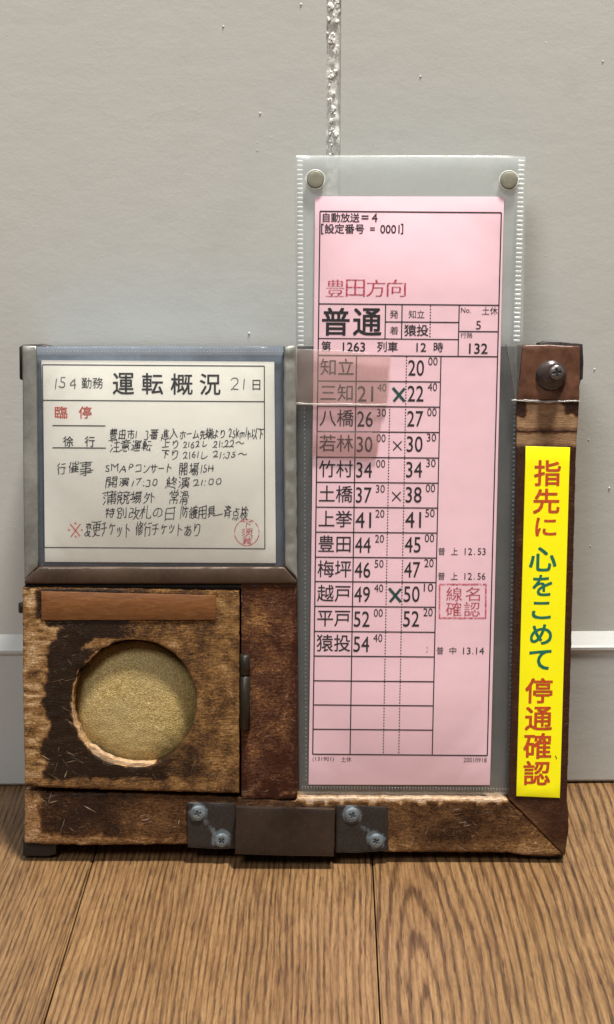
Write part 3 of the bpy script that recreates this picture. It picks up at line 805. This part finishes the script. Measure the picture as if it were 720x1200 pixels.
# hinge: leaf, barrel and knuckle joints
hg = panel('hinge', [(281.5, 767), (290, 767), (290, 854), (281.5, 854)], -.0004, .001, HINGEM, H, ch=.5, step=20, grid=9999)
def cyl(name, px, y0, y1, r, kc, mat, parent, n=18):
    a, b = D(px, y0, kc), D(px, y1, kc)
    V, F = [], []
    for q, rr in ((a, r*.75), (a+Vector((0, 0, -.0003)), r), (b+Vector((0, 0, .0003)), r), (b, r*.75)):
        for i in range(n):
            an = 2*math.pi*i/n; V.append((q.x+rr*math.cos(an), q.y+rr*math.sin(an), q.z))
    for l in range(3):
        for i in range(n): F.append((l*n+i, l*n+(i+1) % n, (l+1)*n+(i+1) % n, (l+1)*n+i))
    F.append(tuple(range(n))); F.append(tuple(range(3*n, 4*n)))
    return fix_normals(mesh_obj(name, V, F, mat, parent, True))
for y0, y1 in ((767.2, 791), (791.8, 854.5)):
    cyl('hinge_knuckle', 287.6, y0, y1, .0019, -.0006, HINGEM, hg)

def rail_wear(x, y):
    v = .40+.15*nz(x, y, .03, 31)
    le = 47+7*nz(x, y, .12, 3)
    v += .10*blob(x, y, 185, 965, 60, 40)
    if 50 < x < 170: v -= .16*(1-sm(110, 170, x))
    bot = 980+ (x-28)*.02
    if y > bot-2+5*nz(x, y, .08, 9) and x < 230: v = .66
    if x < le: v = .78
    if x > 395:
        v = .39+.13*nz(x, y, .03, 31)+.20*sm(977, 994, y+6*nz(x, y, .06, 6))
        if x < 480: v += .10
    if x > 346 and y < 940.5+3*nz(x, 0, .07, 15)+2*nz(x, 0, .3, 16): v = .97
    if x > 540: v += .25*blob(x, y, 620, 985, 50, 30)
    return max(0, min(1, v))
rail = panel('bottom_rail', [(29, 927.5), (150, 929.5), (282, 934), (346, 938), (349, 934.5), (480, 935), (594.5, 936), (628, 968), (660.5, 1002.5), (640, 1003), (614, 1002), (598, 999), (520, 998.5), (456, 998), (330, 993), (215, 989), (100, 990), (66, 989.5), (29, 987.5)], .0002, T, RAILW, H, ch=2.2, step=5, grid=4.6, wear=rail_wear, relief=.0003, jit=1.0, seed=15)
def post_wear(x, y):
    v = .40+.08*nz(x, y, .05, 41)
    if 470 < y < 522:
        v = .80+.16*nz(x*.5, y*2, .1, 42)
        if y < 487+4*nz(x, y, .1, 3) and (x > 660 or x < 617): v = .3
        if abs(y-505-2*nz(x, y, .15, 5)) < 2.5: v = .42
    if y > 940: v = .46+.1*nz(x, y, .05, 43)
    if abs((y-936)-(x-594.5)*1.01) < 4.5: v = .62
    return max(0, min(1, v))
post = panel('post', [(606.5, 404), (680, 405), (679, 470), (675.5, 520), (671, 700), (667, 850), (664.5, 938), (666.5, 952), (666.5, 972), (664, 990), (662, 1002.8), (629.5, 969.5), (596, 936), (598.5, 850), (602.5, 700), (605, 560)], 0, .0016, POSTW, H, ch=1.6, step=5, grid=4.6, wear=post_wear, relief=.0002, jit=.5, seed=18)
panel('post_core', [(617, 406), (679, 407), (674, 520), (666, 850), (661, 1000), (640, 990), (609, 938), (612, 700)], .0018, T, POSTW, H, ch=.8, step=30, grid=9999)
wrap = panel('leather_wrap', [(613, 404.5), (646, 404), (679.7, 406.5), (679, 469), (640, 468.5), (606.3, 469)], -.0008, .0003, BRTAPE, post, ch=1.2, step=5, grid=7, relief=.0002, jit=.5, seed=21)
panel('corner_cap', [(633, 402), (641, 399.8), (657, 400), (683, 403.2), (684, 425), (683.2, 444), (680.5, 446), (676, 470), (634, 440)], .0022, .012, BLACKM, H, ch=1.0, step=12, grid=9999, seed=3)
panel('corner_cap', [(22.8, 407), (27, 404), (45, 403), (60, 406), (55, 440), (27, 446), (23.2, 444)], .003, .012, BLACKM, H, ch=1.0, step=12, grid=9999, seed=3)
panel('foot', [(27.5, 984), (66.5, 984), (66, 1001), (56, 1003.5), (27, 1003)], .0035, T-.001, BLACKM, H, ch=1.0, step=12, grid=9999)
panel('foot', [(618, 1000), (662, 1000), (659, 1005), (624, 1005)], .004, T-.001, BLACKM, H, ch=1.0, step=12, grid=9999)
b_ = D(24.8, 712, .006)
cyl('side_knob', 26.5, 706, 718, .0016, .006, BLACKM, H)

# backing boards
panel('card_backing', [(38, 406), (346, 406), (347, 690), (40, 690)], .0022, T-.002, BLUEGREY, H, ch=.6, step=60, grid=9999)
panel('back_board', [(348.5, 406), (625, 406), (625, 937), (348.5, 937)], .0090, T-.001, BACKM, H, ch=.6, step=60, grid=9999)

# metal channel round the small card
panel('metal_channel', [(26.5, 405), (42.5, 405.5), (44, 540), (45, 663.5), (29, 679.5), (27.5, 560)], -.0006, .0085, METAL, H, ch=1.6, step=8, grid=12, relief=.0002, seed=31)
chr_ = panel('metal_channel', [(332.5, 405.5), (346.8, 405), (347.8, 560), (348.6, 679), (334, 662.5), (333, 540)], -.0006, .0014, METAL, H, ch=2.2, step=6, grid=5, relief=.0006, jit=.6, seed=32)
panel('metal_sill', [(45.5, 664.2), (333.5, 664.2), (348, 680.6), (347, 684), (29, 684.2), (29, 680.2)], -.0010, .0085, BROWNMETAL, H, ch=2.6, step=10, grid=12, relief=.0001, seed=33)
panel('sill_edge', [(29.5, 684.8), (347.5, 684.8), (347.5, 688.6), (29.5, 688.6)], .0012, .0085, BLACKM, H, ch=.5, step=60, grid=9999)

# bronze clip
clip = panel('belt_clip', [(276.5, 945.5), (335, 946.5), (393, 948.5), (391.5, 1003.5), (335, 1003), (275.5, 1001)], -.0052, -.0036, CLIPM, H, ch=1.6, step=8, grid=8, relief=.00015, seed=35, jit=.3)
panel('clip_web', [(277.5, 947), (392, 949.5), (391, 1000), (277, 998)], -.0036, -.0001, TABM, clip, ch=.5, step=60, grid=9999)
def screw(cx, cy, rpx, k, parent, h=.0011, mat=SCREWM, rot=0.2, name='screw', slot=.42):
    c = D(cx, cy, k); r = rpx*PX
    V, F = [c+Vector((0, -h+.0009, 0))], []
    NRr, NAa = 14, 48
    for i in range(1, NRr+1):
        q = i/NRr
        for j in range(NAa):
            a = 2*math.pi*j/NAa
            x, z = q*r*math.cos(a), q*r*math.sin(a)
            hh = h*math.sqrt(max(0, 1-(q*.93)**2.6)) if i < NRr else -.0002
            ax = abs(x*math.cos(rot)+z*math.sin(rot))/r; az = abs(-x*math.sin(rot)+z*math.cos(rot))/r
            arm = (ax < .13 and az < slot) or (az < .13 and ax < slot)
            if arm: hh -= .0009
            V.append(Vector((c.x+x, c.y-hh, c.z+z)))
    S_ = set()
    def slot_(i, j):
        q = i/NRr; a = 2*math.pi*j/NAa; x, z = q*math.cos(a), q*math.sin(a)
        ax = abs(x*math.cos(rot)+z*math.sin(rot)); az = abs(-x*math.sin(rot)+z*math.cos(rot))
        return (ax < .16 and az < slot+.12) or (az < .16 and ax < slot+.12)
    for j in range(NAa): F.append((0, 1+j, 1+(j+1) % NAa)); S_.add(len(F)-1)
    for i in range(NRr-1):
        for j in range(NAa):
            a, b = 1+i*NAa+j, 1+i*NAa+(j+1) % NAa
            F.append((a, b, b+NAa, a+NAa))
            if slot_(i+1.5, j+.5): S_.add(len(F)-1)
    o = mesh_obj(name, V, F, mat, parent, True); fix_normals(o)
    o.data.materials.append(SLOTM)
    for i in S_: o.data.polygons[i].material_index = 1; o.data.set_sharp_from_angle(angle=R(40)); return o
def tab_wear(pairs):
    def f(x, y):
        v = 0
        for cx, cy in pairs: v = max(v, .62*(1-sm(9, 17, math.hypot(x-cx, y-cy+1))))
        (ax, ay), (bx, by) = pairs
        L = math.hypot(bx-ax, by-ay); d = abs((x-ax)*(by-ay)-(y-ay)*(bx-ax))/L
        if min(ax, bx)-3 < x < max(ax, bx)+3: v = max(v, .5*(1-sm(2, 8, d)))
        return v+.12*nz(x, y, .15, 4)
    return f
tab1 = panel('mounting_tab', [(219.5, 940), (276, 941.5), (277, 994.5), (252, 995), (220, 993)], -.0010, .0004, CORR, H, ch=1.2, step=4, grid=3.5, wear=tab_wear([(232.3, 952.8), (260, 984.5)]), relief=.00015, seed=36, jit=.4)
tab2 = panel('mounting_tab', [(393.8, 944), (454.5, 946), (455.5, 997), (420, 999.5), (393, 999)], -.0010, .0004, CORR, H, ch=1.2, step=4, grid=3.5, wear=tab_wear([(413, 954.7), (440.8, 985)]), relief=.00015, seed=37, jit=.4)
screw(232.3, 952.8, 9.2, -.0010, tab1, rot=.3); screw(260, 984.5, 8.4, -.0010, tab1, rot=.75)
screw(413, 954.7, 8.9, -.0010, tab2, rot=1.2); screw(440.8, 985, 8.6, -.0010, tab2, rot=.45)

# bolt at the top of the post: collar, boss and head
def lathe(name, cx, cy, prof, mat, parent, n=40, tilt=(0, 0)):
    V, F = [], []
    for r, dep in prof:
        c = D(cx, cy, 0); 
        for i in range(n):
            a = 2*math.pi*i/n
            V.append(Vector((c.x+r*math.cos(a)+tilt[0]*(-dep), dep, c.z+r*math.sin(a)+tilt[1]*(-dep))))
    m = len(prof)
    for l in range(m-1):
        for i in range(n): F.append((l*n+i, l*n+(i+1) % n, (l+1)*n+(i+1) % n, (l+1)*n+i))
    F.append(tuple(range((m-1)*n, m*n)))
    o = fix_normals(mesh_obj(name, V, F, mat, parent, True)); o.data.set_sharp_from_angle(angle=R(45)); return o
bolt = lathe('bolt', 645, 440.5, [(.0059, -.0006), (.0059, -.0014), (.0054, -.0022), (.0045, -.0026), (.0040, -.0030), (.0036, -.0064), (.0032, -.0070)], BOLTM, post, tilt=(.14, .22))
cb = D(645, 440.5, 0)
hs = screw(0, 0, 8.5, 0, bolt, h=.0016, mat=HEADM, rot=.15, name='bolt_head', slot=.5)
tgt = Vector((cb.x+.14*.0070+.0002, -.0068, cb.z+.22*.0070)); c0 = D(0, 0, 0)
for v in hs.data.vertices: v.co += tgt-c0

# yellow sticker with vertical lettering
stk = panel('yellow_sticker', [(616.3, 522.8), (668.2, 524.4), (656.4, 935.2), (605.2, 933)], -.00045, -.0001, YEL, post, ch=.4, step=20, grid=20, bend=None)
idm = lambda x, y: (x, y)
for ch, bx, m in (('指', (626.6, 539.7, 657, 569), TAPEBR), ('先', (625.4, 573, 655.6, 601.6), TAPEBR), ('に', (628, 607, 652, 628), TAPEBR),
                  ('心', (620.8, 641.6, 652, 669), TAPEGR), ('を', (624.6, 674, 647, 698), TAPEGR), ('こ', (624, 705.5, 645.4, 725), TAPEGR),
                  ('め', (621.8, 732, 646.8, 755), TAPEGR), ('て', (620.8, 762, 645.8, 784.5), TAPEGR),
                  ('停', (616.2, 795, 647.2, 823.7), TAPEBR), ('通', (616, 828.5, 647, 855.6), TAPEBR), ('確', (614, 859.4, 646, 888.8), TAPEBR), ('認', (614, 892, 644.6, 919.6), TAPEBR)):
    cy_ = (bx[1]+bx[3])/2
    text(stk, 'lettering', ch, bx, (lambda x, y, c=cy_: (x-.028*(y-c), y)), -.00052, m, bold=.020)
lines(stk, 'pen_mark', [(651, 885.5, 652.6, 889.5, 1.0)], idm, -.00052, INK)

# ------------------------------------------------------------------ small conditions card in its clear sleeve
cb_ = D(186, 660, .0012)
card = thing('conditions_card', 'cream card with black handwriting and a red seal, inside the clear sleeve at upper left', 'card', (cb_.x, cb_.y, cb_.z))
panel('card_paper', [(48.9, 422), (321.6, 424), (323.6, 660), (52.8, 658.5)], .0012, .0015, CREAM, card, ch=.3, step=30, grid=9999)
def cm(x, y):                                        # small card: slight turn
    return (x+(y-424)*.003, y+(x-50)*.0065)
KC = .00112
lines(card, 'ruled_lines', [(50, 427.3, 310, 427.3, 1.1), (50, 469, 310, 469, 1.1), (310, 427.3, 310, 641.5, 1.1), (50, 427.3, 51.5, 641, 1.0), (51, 641.5, 310, 641.5, 1.1),
                    (61.5, 498.6, 123.5, 498.6, 1.2), (61.5, 524.6, 124, 524.6, 1.2)], cm, KC, INK)
for ch, bx in (('運', (132.5, 436.5, 157, 461.5)), ('転', (166.6, 436.5, 191, 461)), ('概', (200.4, 436.8, 225.6, 461.2)), ('況', (234.4, 436.8, 258.4, 461.2))):
    text(card, 'printed_text', ch, bx, cm, KC, INK, bold=.012)
text(card, 'printed_text', '勤務', (95.6, 442, 120.8, 454.8), cm, KC, INK, each=.06)
text(card, 'printed_text', '日', (296.2, 443.5, 305.2, 455.5), cm, KC, INK)
pen(card, 'handwriting', '154', (65, 442, 89, 455.5), cm, KC, PENCIL, 1.2, .05)
pen(card, 'handwriting', '21', (270.8, 441.5, 286.5, 455), cm, KC, PENCIL, 1.1, .02)
text(card, 'printed_text', '臨', (64.3, 476, 78.8, 490), cm, KC, RED, bold=.012)
text(card, 'printed_text', '停', (92.4, 476, 107.2, 490), cm, KC, RED, bold=.012)
text(card, 'printed_text', '徐', (74, 511, 85.8, 523.2), cm, KC, INK, bold=.008)
text(card, 'printed_text', '行', (99.4, 511, 111, 523.2), cm, KC, INK, bold=.008)
for s, bx in (('豊田市1', (128, 502, 160, 516)), ('3番', (169, 503, 185, 515)), ('進入', (189, 502, 208, 515)), ('ホーム先端より', (211, 501.5, 263, 514.5)), ('25km/h以下', (268.5, 501, 309.5, 514)),
              ('注意運転', (129, 515, 177, 529.5)), ('上り', (190, 514.5, 208.5, 525)), ('2162レ', (215, 516, 242, 524.5)), ('21:22〜', (250, 515, 286, 523.8)),
              ('下り', (190, 527, 208.5, 538)), ('2161レ', (215, 528.5, 242, 537)), ('21:35〜', (250, 528, 289, 536.5)),
              ('行催事', (67, 540.5, 108, 557)), ('SMAP', (123.5, 543.5, 156, 553)), ('コンサート', (159.5, 543, 200.5, 553.5)), ('開場', (210, 541.5, 233, 556.5)), ('15H', (235.5, 544, 249.5, 553)),
              ('開演', (123.5, 558.5, 151, 571.5)), ('17:30', (154.5, 560, 184, 569.8)), ('終演', (194, 558.5, 222, 572)), ('21:00', (227, 560, 259, 569)),
              ('蒲競場外', (121, 575.5, 180, 591)), ('常滑', (198.5, 574, 220.5, 591)),
              ('特別改札の日・', (123.5, 593, 205, 609)), ('防護用具', (211, 592, 252, 608)), ('一斉点検', (253, 592, 290, 609)),
              ('変更チケット', (99, 611, 151.5, 628.5)), ('修行チケット', (159, 611, 213, 628)), ('あり', (216, 613, 234, 627.5))):
    pen(card, 'handwriting', s, bx, lambda x, y: (x+(y-424)*.003, y+(x-50)*.002), KC, PEN, .95, .12, 2.0)
lines(card, 'handwriting', [(82, 614, 93.5, 628, 1.2), (94, 613.5, 82.5, 629, 1.1), (87.3, 612, 89, 614, 1.4), (79.5, 620, 81.5, 621.5, 1.4), (94.5, 620.5, 96.5, 621, 1.4), (87.5, 627.5, 89, 629.5, 1.4)], cm, KC, RED)
seg = []
for i in range(28):
    a0, a1 = 2*math.pi*i/28, 2*math.pi*(i+1)/28
    seg.append((289.5+14.4*math.cos(a0), 624+15.4*math.sin(a0), 289.5+14.4*math.cos(a1), 624+15.4*math.sin(a1), 1.1))
seal = lines(card, 'red_seal', seg, idm, KC, STAMP)
for ch, bx in (('下', (283.5, 611, 296, 619)), ('須', (283, 619.5, 296.5, 628)), ('賀', (283.5, 628.5, 296, 637.5))):
    pen(seal, 'seal_character', ch, bx, idm, KC-.00001, STAMP, 1.0, .02)

sb = D(186, 662, .0006)
slv = thing('clear_sleeve', 'small clear plastic sleeve with stitched top seam held in the metal channel', 'plastic sleeve', (sb.x, sb.y, sb.z))
panel('film', [(43, 411), (331.8, 411.5), (334, 663), (46, 663)], .0005, .0006, SLEEVE_F, slv, ch=.2, step=30, grid=9999)
seg = []
for x in range(46, 331, 4): seg.append((x, 411.8, x+2.3, 411.85, 1.0))
lines(slv, 'weld_seam', seg, idm, .00045, WELD)['kind'] = 'stuff'
panel('film_hem', [(43, 406.5), (331.5, 407), (331.8, 416.2), (43, 415.6)], .0003, .00042, clear('hem_film', .22, (.62, .68, .74), .10, .2), slv, ch=.2, step=30, grid=9999)

# ------------------------------------------------------------------ pink timetable sheet
pb = D(470, 919, .0030)
sheet = thing('timetable_sheet', 'tall pink train timetable sheet with black columns of times and red stamps', 'timetable', (pb.x, pb.y, pb.z))
panel('sheet_paper', [(369.6, 230.3), (591, 230.6), (583, 575), (574.5, 920), (361.8, 919.5), (366, 575)], .0030, .0032, PINK, sheet, ch=.3, step=40, grid=9999)
KP = .00290
def pm(x, y):
    kx = -6.3-5.7*(x-373)/210
    return (x+(y-420)/463*kx, y+.008*(x-373))
LN = []
HL = lambda x0, y, x1, wd=1.3: LN.append((x0, y, x1, y, wd))
VL = lambda x, y0, y1, wd=1.3, dash=0: LN.append((x, y0, x, y1, wd, dash))
HL(373, 247.5, 583.3, 1.4); HL(373, 883.8, 583.3, 1.4); VL(373, 247.5, 883.8, 1.4); VL(583.3, 247.5, 883.8, 1.4)
HL(373, 356, 583); HL(451, 376.5, 537); HL(373, 396.5, 537, 1.1); HL(537, 387, 583); HL(373, 416.3, 583.3)
VL(451, 356, 396.5); VL(470.3, 356, 396.5); VL(503.5, 357, 396, 1.4, 1); VL(537, 356, 416.3)
rows = [446.4, 475.9, 505.6, 535.6, 565, 594.2, 623.5, 652.8, 681.4, 710.4, 739.8, 768.7, 797.7, 826, 854.5]
for y in rows: HL(373, y, 517)
VL(418, 416.3, 883.8); VL(517, 416.3, 883.8)
VL(458, 475, 883.5, 1.3, 1); VL(476.7, 417, 883.5, 1.3, 1)
lines(sheet, 'ruled_lines', LN, pm, KP, INK)
def pt(s, box, bold=.011, each=False, mat=INK, wide=True, name='printed_text', thin=0.0):
    # box measured on the photo at its own place -> reference columns
    x0, y0, x1, y1 = box; yc = (y0+y1)/2
    def inv(x):
        q = (yc-420)/463
        return (x+6.3*q-5.7*q*373/210)/(1-5.7*q/210)
    a, b = inv(x0), inv(x1); dy = -.008*((a+b)/2-373)
    return text(sheet, name, s, (a, y0+dy, b, y1+dy), pm, KP, mat, bold, wide, each, thin)
pt('自動放送', (377, 249.6, 421.5, 260.2), each=.04); pt('=', (424, 252.5, 432, 256.8)); pt('4', (436, 250, 442.5, 260), .01)
pt('[', (376.6, 262.2, 379.4, 274.2)); pt('設定番号', (380.6, 262.5, 427.5, 273.6), each=.04); pt('=', (434, 266.5, 439.5, 270)); pt('0001', (446, 263.6, 468.5, 273.4)); pt(']', (470, 262.2, 472.8, 274.2))
for ch, x in (('豊', 382.5), ('田', 406), ('方', 430), ('向', 454)):
    pt(ch, (x, 327.5, x+21.5, 347.5), (.022, .0), mat=STAMP, name='stamped_text', thin=.014)
pt('普', (378, 361, 409.5, 392.8), .018); pt('通', (414.5, 361.5, 447, 393), .018)
pt('発', (457, 363.5, 467, 373), 0); pt('着', (457, 382.5, 467, 392), 0); pt('知立', (479, 363.5, 498, 373), 0, each=.03)
pt('猿投', (474, 380.5, 502.5, 393.5), each=.04)
pt('No.', (540.5, 360.5, 552, 366.5), 0, wide=False); pt('土休', (565, 359.5, 583.5, 369), 0, each=.04)
pt('5', (558, 376, 563.8, 386), 0); pt('行路', (540, 389.8, 554, 396), 0, each=.04, mat=INK); pt('132', (550, 402.5, 571.5, 414.5), .012)
pt('第', (377, 399.8, 388, 411.5)); pt('1263', (402, 401.2, 428, 411.8)); pt('列車', (442, 400.5, 466.5, 412), each=.05); pt('12', (488.3, 402, 499.5, 412)); pt('時', (508.5, 401, 519.5, 412.5))
data = [('知立', '', '', '', '20', '00'), ('三知', '21', '40', 'X', '22', '40'), ('八橋', '26', '30', '', '27', '00'), ('若林', '30', '00', 'x', '30', '30'),
        ('竹村', '34', '00', '', '34', '30'), ('土橋', '37', '30', 'x', '38', '00'), ('上挙', '41', '20', '', '41', '50'), ('豊田', '44', '20', '', '45', '00'),
        ('梅坪', '46', '50', '', '47', '20'), ('越戸', '49', '40', 'X', '50', '10'), ('平戸', '52', '00', '', '52', '20'), ('猿投', '54', '40', '', '', '')]
tops = [416.3]+rows
for i, (st, a, a2, cx, b, b2) in enumerate(data):
    y = tops[i]; off = (y-420)/463
    xl = 373-6.3*off
    pt(st, (xl+2.6, y+4.0, xl+42.2, y+23.5), .004, each=.05)
    x2 = 418-7.5*off
    if a: pt(a, (x2+1.6, y+6.0, x2+20.0, y+24.2), .003); pt(a2, (x2+25, y+3.2, x2+35.5, y+12.4), 0)
    x3 = 476.7-9.1*off
    if b: pt(b, (x3+1.8, y+5.6, x3+20.4, y+24.0), .003); pt(b2, (x3+25.3, y+2.4, x3+36.3, y+11.8), 0)
    x4 = 458-8.6*off
    if cx == 'x':
        lines(sheet, 'crossing_mark', [(x4+4.5, y+11.5, x4+14.5, y+22, 1.3), (x4+14.5, y+11.5, x4+4.5, y+22, 1.3)], idm, KP, INK)
    if cx == 'X':
        lines(sheet, 'crossing_mark', [(x4+3, y+8, x4+16.8, y+24, 3.4), (x4+17, y+8.5, x4+4, y+24, 3.0)], idm, KP, GREENX)
for y, s, dx in ((641.6, '普 上 12.53', 0), (670.6, '普 上 12.56', -.3), (758.0, '普 中 13.14', -1.9)):
    pt(s[0], (513.8+dx, y, 521.8+dx, y+8.8), .004, mat=INKS); pt(s[2], (528.9+dx, y+.3, 536.8+dx, y+8.6), .004, mat=INKS)
    pt(s[4:6], (544.8+dx, y+.7, 553.6+dx, y+8.6), 0); pt('.', (555.6+dx, y+7.2, 556.8+dx, y+8.5), 0); pt(s[7:], (560+dx, y+.7, 569.4+dx, y+8.6), 0)
sx = [(515.8, 684.8, 569.8, 684.8, 2.0), (515.2, 724.2, 569, 724.4, 1.9), (515.4, 684.3, 515.2, 724.6, 1.9), (569.7, 684.5, 569.2, 724.6, 2.0)]
STAMPF = ink('stamp_faint', (.50, .07, .10), .9)
sf = lines(sheet, 'stamp_frame', sx, idm, KP, STAMP)
for ch, bx in (('線', (523.5, 688, 541.5, 704)), ('名', (546, 688, 562.5, 704)), ('確', (523, 705.5, 541, 722)), ('認', (544, 705.5, 562.5, 722))):
    text(sheet, 'stamped_text', ch, bx, idm, KP, STAMPF, (.014, 0), thin=.012)
pt('(131901)', (366.5, 887, 391.5, 892.8), 0, wide=False, mat=INKS); pt('土休', (400, 886.8, 412, 893), 0, each=.04, mat=INKS); pt('20010918', (543.5, 888, 570.5, 893.2), 0, mat=INKS)
lines(sheet, 'red_tick', [(500.5, 758, 501.5, 760, 1.0), (501, 762, 500, 766, 1.0)], idm, KP, STAMP)

# ------------------------------------------------------------------ vinyl pouch around the sheet
vb = D(475, 931, .0036)
pouch = thing('vinyl_pouch', 'tall clear vinyl pouch with a grey rivet in each top corner around the pink sheet', 'vinyl pouch', (vb.x, vb.y, vb.z))
OUT = [(348, 181.8), (480, 182.2), (615, 182.8), (618, 186), (611, 520), (602.8, 931), (476, 931), (350.5, 931), (347.8, 600), (345.3, 186)]
holesP = [circle(369.8, 210.5, 9.6, n=28), circle(596.6, 211.5, 9.2, n=28)]
panel('back_film', OUT, .0040, .0042, VINYL_B, pouch, holes=holesP, ch=.3, step=20, grid=16, relief=.0)
panel('added_haze_film', [(349, 183), (480, 183.3), (616, 184), (612.5, 404), (347, 404)], .0044, .0046, ADDED_HAZE, pouch, holes=[circle(369.8, 210.5, 9.6, n=28), circle(596.6, 211.5, 9.2, n=28)], ch=.3, step=20, grid=16)  # added hazy layer that lightens the upper pouch, not a real part of it
panel('front_film', OUT, .0020, .0021, VINYL_F, pouch, holes=holesP, ch=.3, step=20, grid=16, relief=.00015)
DISCM = simple('olive_grey_disc', (.20, .19, .145), .55, .2, .15, 200, .2, .0002)
RING = simple('pale_rim', (.62, .62, .58), .4, .1, .3, 300)
for c in ((369.8, 210.5), (596.6, 211.5)):  # olive-grey disc fills each top hole, with a pale ring round it
    V, F = [], []
    cc = D(c[0], c[1], .0018); n = 36
    prof = [(.00335, .0044), (.00335, .0017), (.0032, .00145), (.0029, .00135), (.0018, .00128), (.0008, .00125)]
    for r, kk in prof:
        for i in range(n):
            a = 2*math.pi*i/n; V.append((cc.x+r*math.cos(a), kk, cc.z+r*math.sin(a)))
    for l in range(len(prof)-1):
        for i in range(n): F.append((l*n+i, l*n+(i+1) % n, (l+1)*n+(i+1) % n, (l+1)*n+i))
    F.append(tuple(range((len(prof)-1)*n, len(prof)*n)))
    rv = fix_normals(mesh_obj('disc', V, F, DISCM, pouch, True))
    V, F = [], []
    for r, kk in ((.00335, .0019), (.0036, .0015), (.00385, .0019)):
        for i in range(n):
            a = 2*math.pi*i/n; V.append((cc.x+r*math.cos(a), kk, cc.z+r*math.sin(a)))
    for l in range(2):
        for i in range(n): F.append((l*n+i, l*n+(i+1) % n, (l+1)*n+(i+1) % n, (l+1)*n+i))
    fix_normals(mesh_obj('disc_rim', V, F, RING, rv, True))
# pressed ladder welds
WELDF = clear('faint_vinyl_weld', .28, (.55, .56, .55), .04, .3)
def weld(parent, x0, y0, x1, y1, wdt, pitch, thick, k, name='weld_seam', mat=None):
    V, F = [], []
    L = math.hypot(x1-x0, y1-y0); n = int(L/pitch); dx, dy = (x1-x0)/L, (y1-y0)/L; nx, ny = -dy, dx
    for i in range(n):
        t_ = pitch*(i+.5); cx, cy = x0+dx*t_, y0+dy*t_
        b = len(V)
        for sa, sb_, kk in ((-1, -1, 0), (1, -1, 0), (1, 1, 0), (-1, 1, 0), (-.5, -.6, -1), (.5, -.6, -1), (.5, .6, -1), (-.5, .6, -1)):
            V.append(D(cx+dx*sa*thick/2+nx*sb_*wdt/2, cy+dy*sa*thick/2+ny*sb_*wdt/2, k+kk*.00022))
        F += [(b, b+1, b+5, b+4), (b+1, b+2, b+6, b+5), (b+2, b+3, b+7, b+6), (b+3, b, b+4, b+7), (b+4, b+5, b+6, b+7)]
    o = mesh_obj(name, V, F, mat or WELD, parent); o['kind'] = 'stuff'; return o
weld(pouch, 351.5, 186, 352.8, 408, 7, 5.4, 2.2, .0019)
weld(pouch, 611.5, 186, 605.5, 404, 7.5, 5.4, 2.4, .0019)
weld(pouch, 357, 476, 359, 920, 1.4, 5, 1.3, .0019, mat=WELDF)
weld(pouch, 603.5, 470, 597.0, 920, 2.5, 5.2, 1.5, .0019, mat=WELDF)
weld(pouch, 353, 922.5, 600, 925, 2.6, 3.4, 1.2, .0019, mat=WELDF)
weld(pouch, 353, 928.5, 600, 929.6, 1.0, 3.4, 1.2, .0019, mat=WELDF)

# ------------------------------------------------------------------ tape pieces
tp = panel('adhesive_tape', [(347, 409), (400, 411), (458, 416.5), (457, 424), (455.5, 460), (453.5, 474.5), (400, 474), (346.5, 473)], .0014, .0016, TAPE1, H, ch=.3, step=14, grid=16, relief=.0001, seed=51, jit=.4)
panel('adhesive_tape', [(367, 476), (449.5, 477), (446, 505), (442, 534), (430, 538), (365.5, 534.5)], .0017, .00185, TAPE2, H, ch=.3, step=14, grid=16, relief=.0, seed=52)
panel('adhesive_tape', [(367, 505.5), (445, 506.5), (442, 534), (430, 538), (365.5, 534.5)], .00150, .00162, TAPE2, H, ch=.3, step=14, grid=16, relief=.0, seed=53)
ed = panel('frayed_edge', [(347, 471.8), (380, 473), (400, 472.6), (430, 473.6), (454, 473.2), (454, 475.2), (425, 475.6), (400, 474.6), (380, 475.4), (347, 473.6)], .0010, .0014, FRAY, tp, ch=.3, step=4, grid=9999, jit=.8, seed=54)
tp2 = panel('clear_tape', [(592.5, 403.5), (612.5, 404.5), (606, 468.5), (603.5, 468.5)], -.0002, -.0001, TAPE3, H, ch=.3, step=14, grid=9999)
lines(tp2, 'tape_crease', [(592.8, 403.5, 597, 425, .7), (597, 425, 603.5, 468, .5)], idm, -.0003, BROWNMETAL)
panel('frayed_edge', [(600, 468.2), (625, 468.8), (640, 469.8), (680, 469), (680, 470.6), (655, 471.2), (640, 472), (625, 471), (600, 469.8)], -.0012, -.0004, FRAY, wrap, ch=.3, step=4, grid=9999, jit=.9, seed=55)

for o in bpy.data.objects:
    if '_b' in o: del o['_b']

bpy.context.view_layer.update()
for o in H.children_recursive:                       # the underside and feet stand on the floor, worn flat
    if o.type == 'MESH':
        mi = o.matrix_world.inverted()
        for v in o.data.vertices:
            q = o.matrix_world @ v.co
            if q.z < .0003: q.z = .0003; v.co = mi @ q
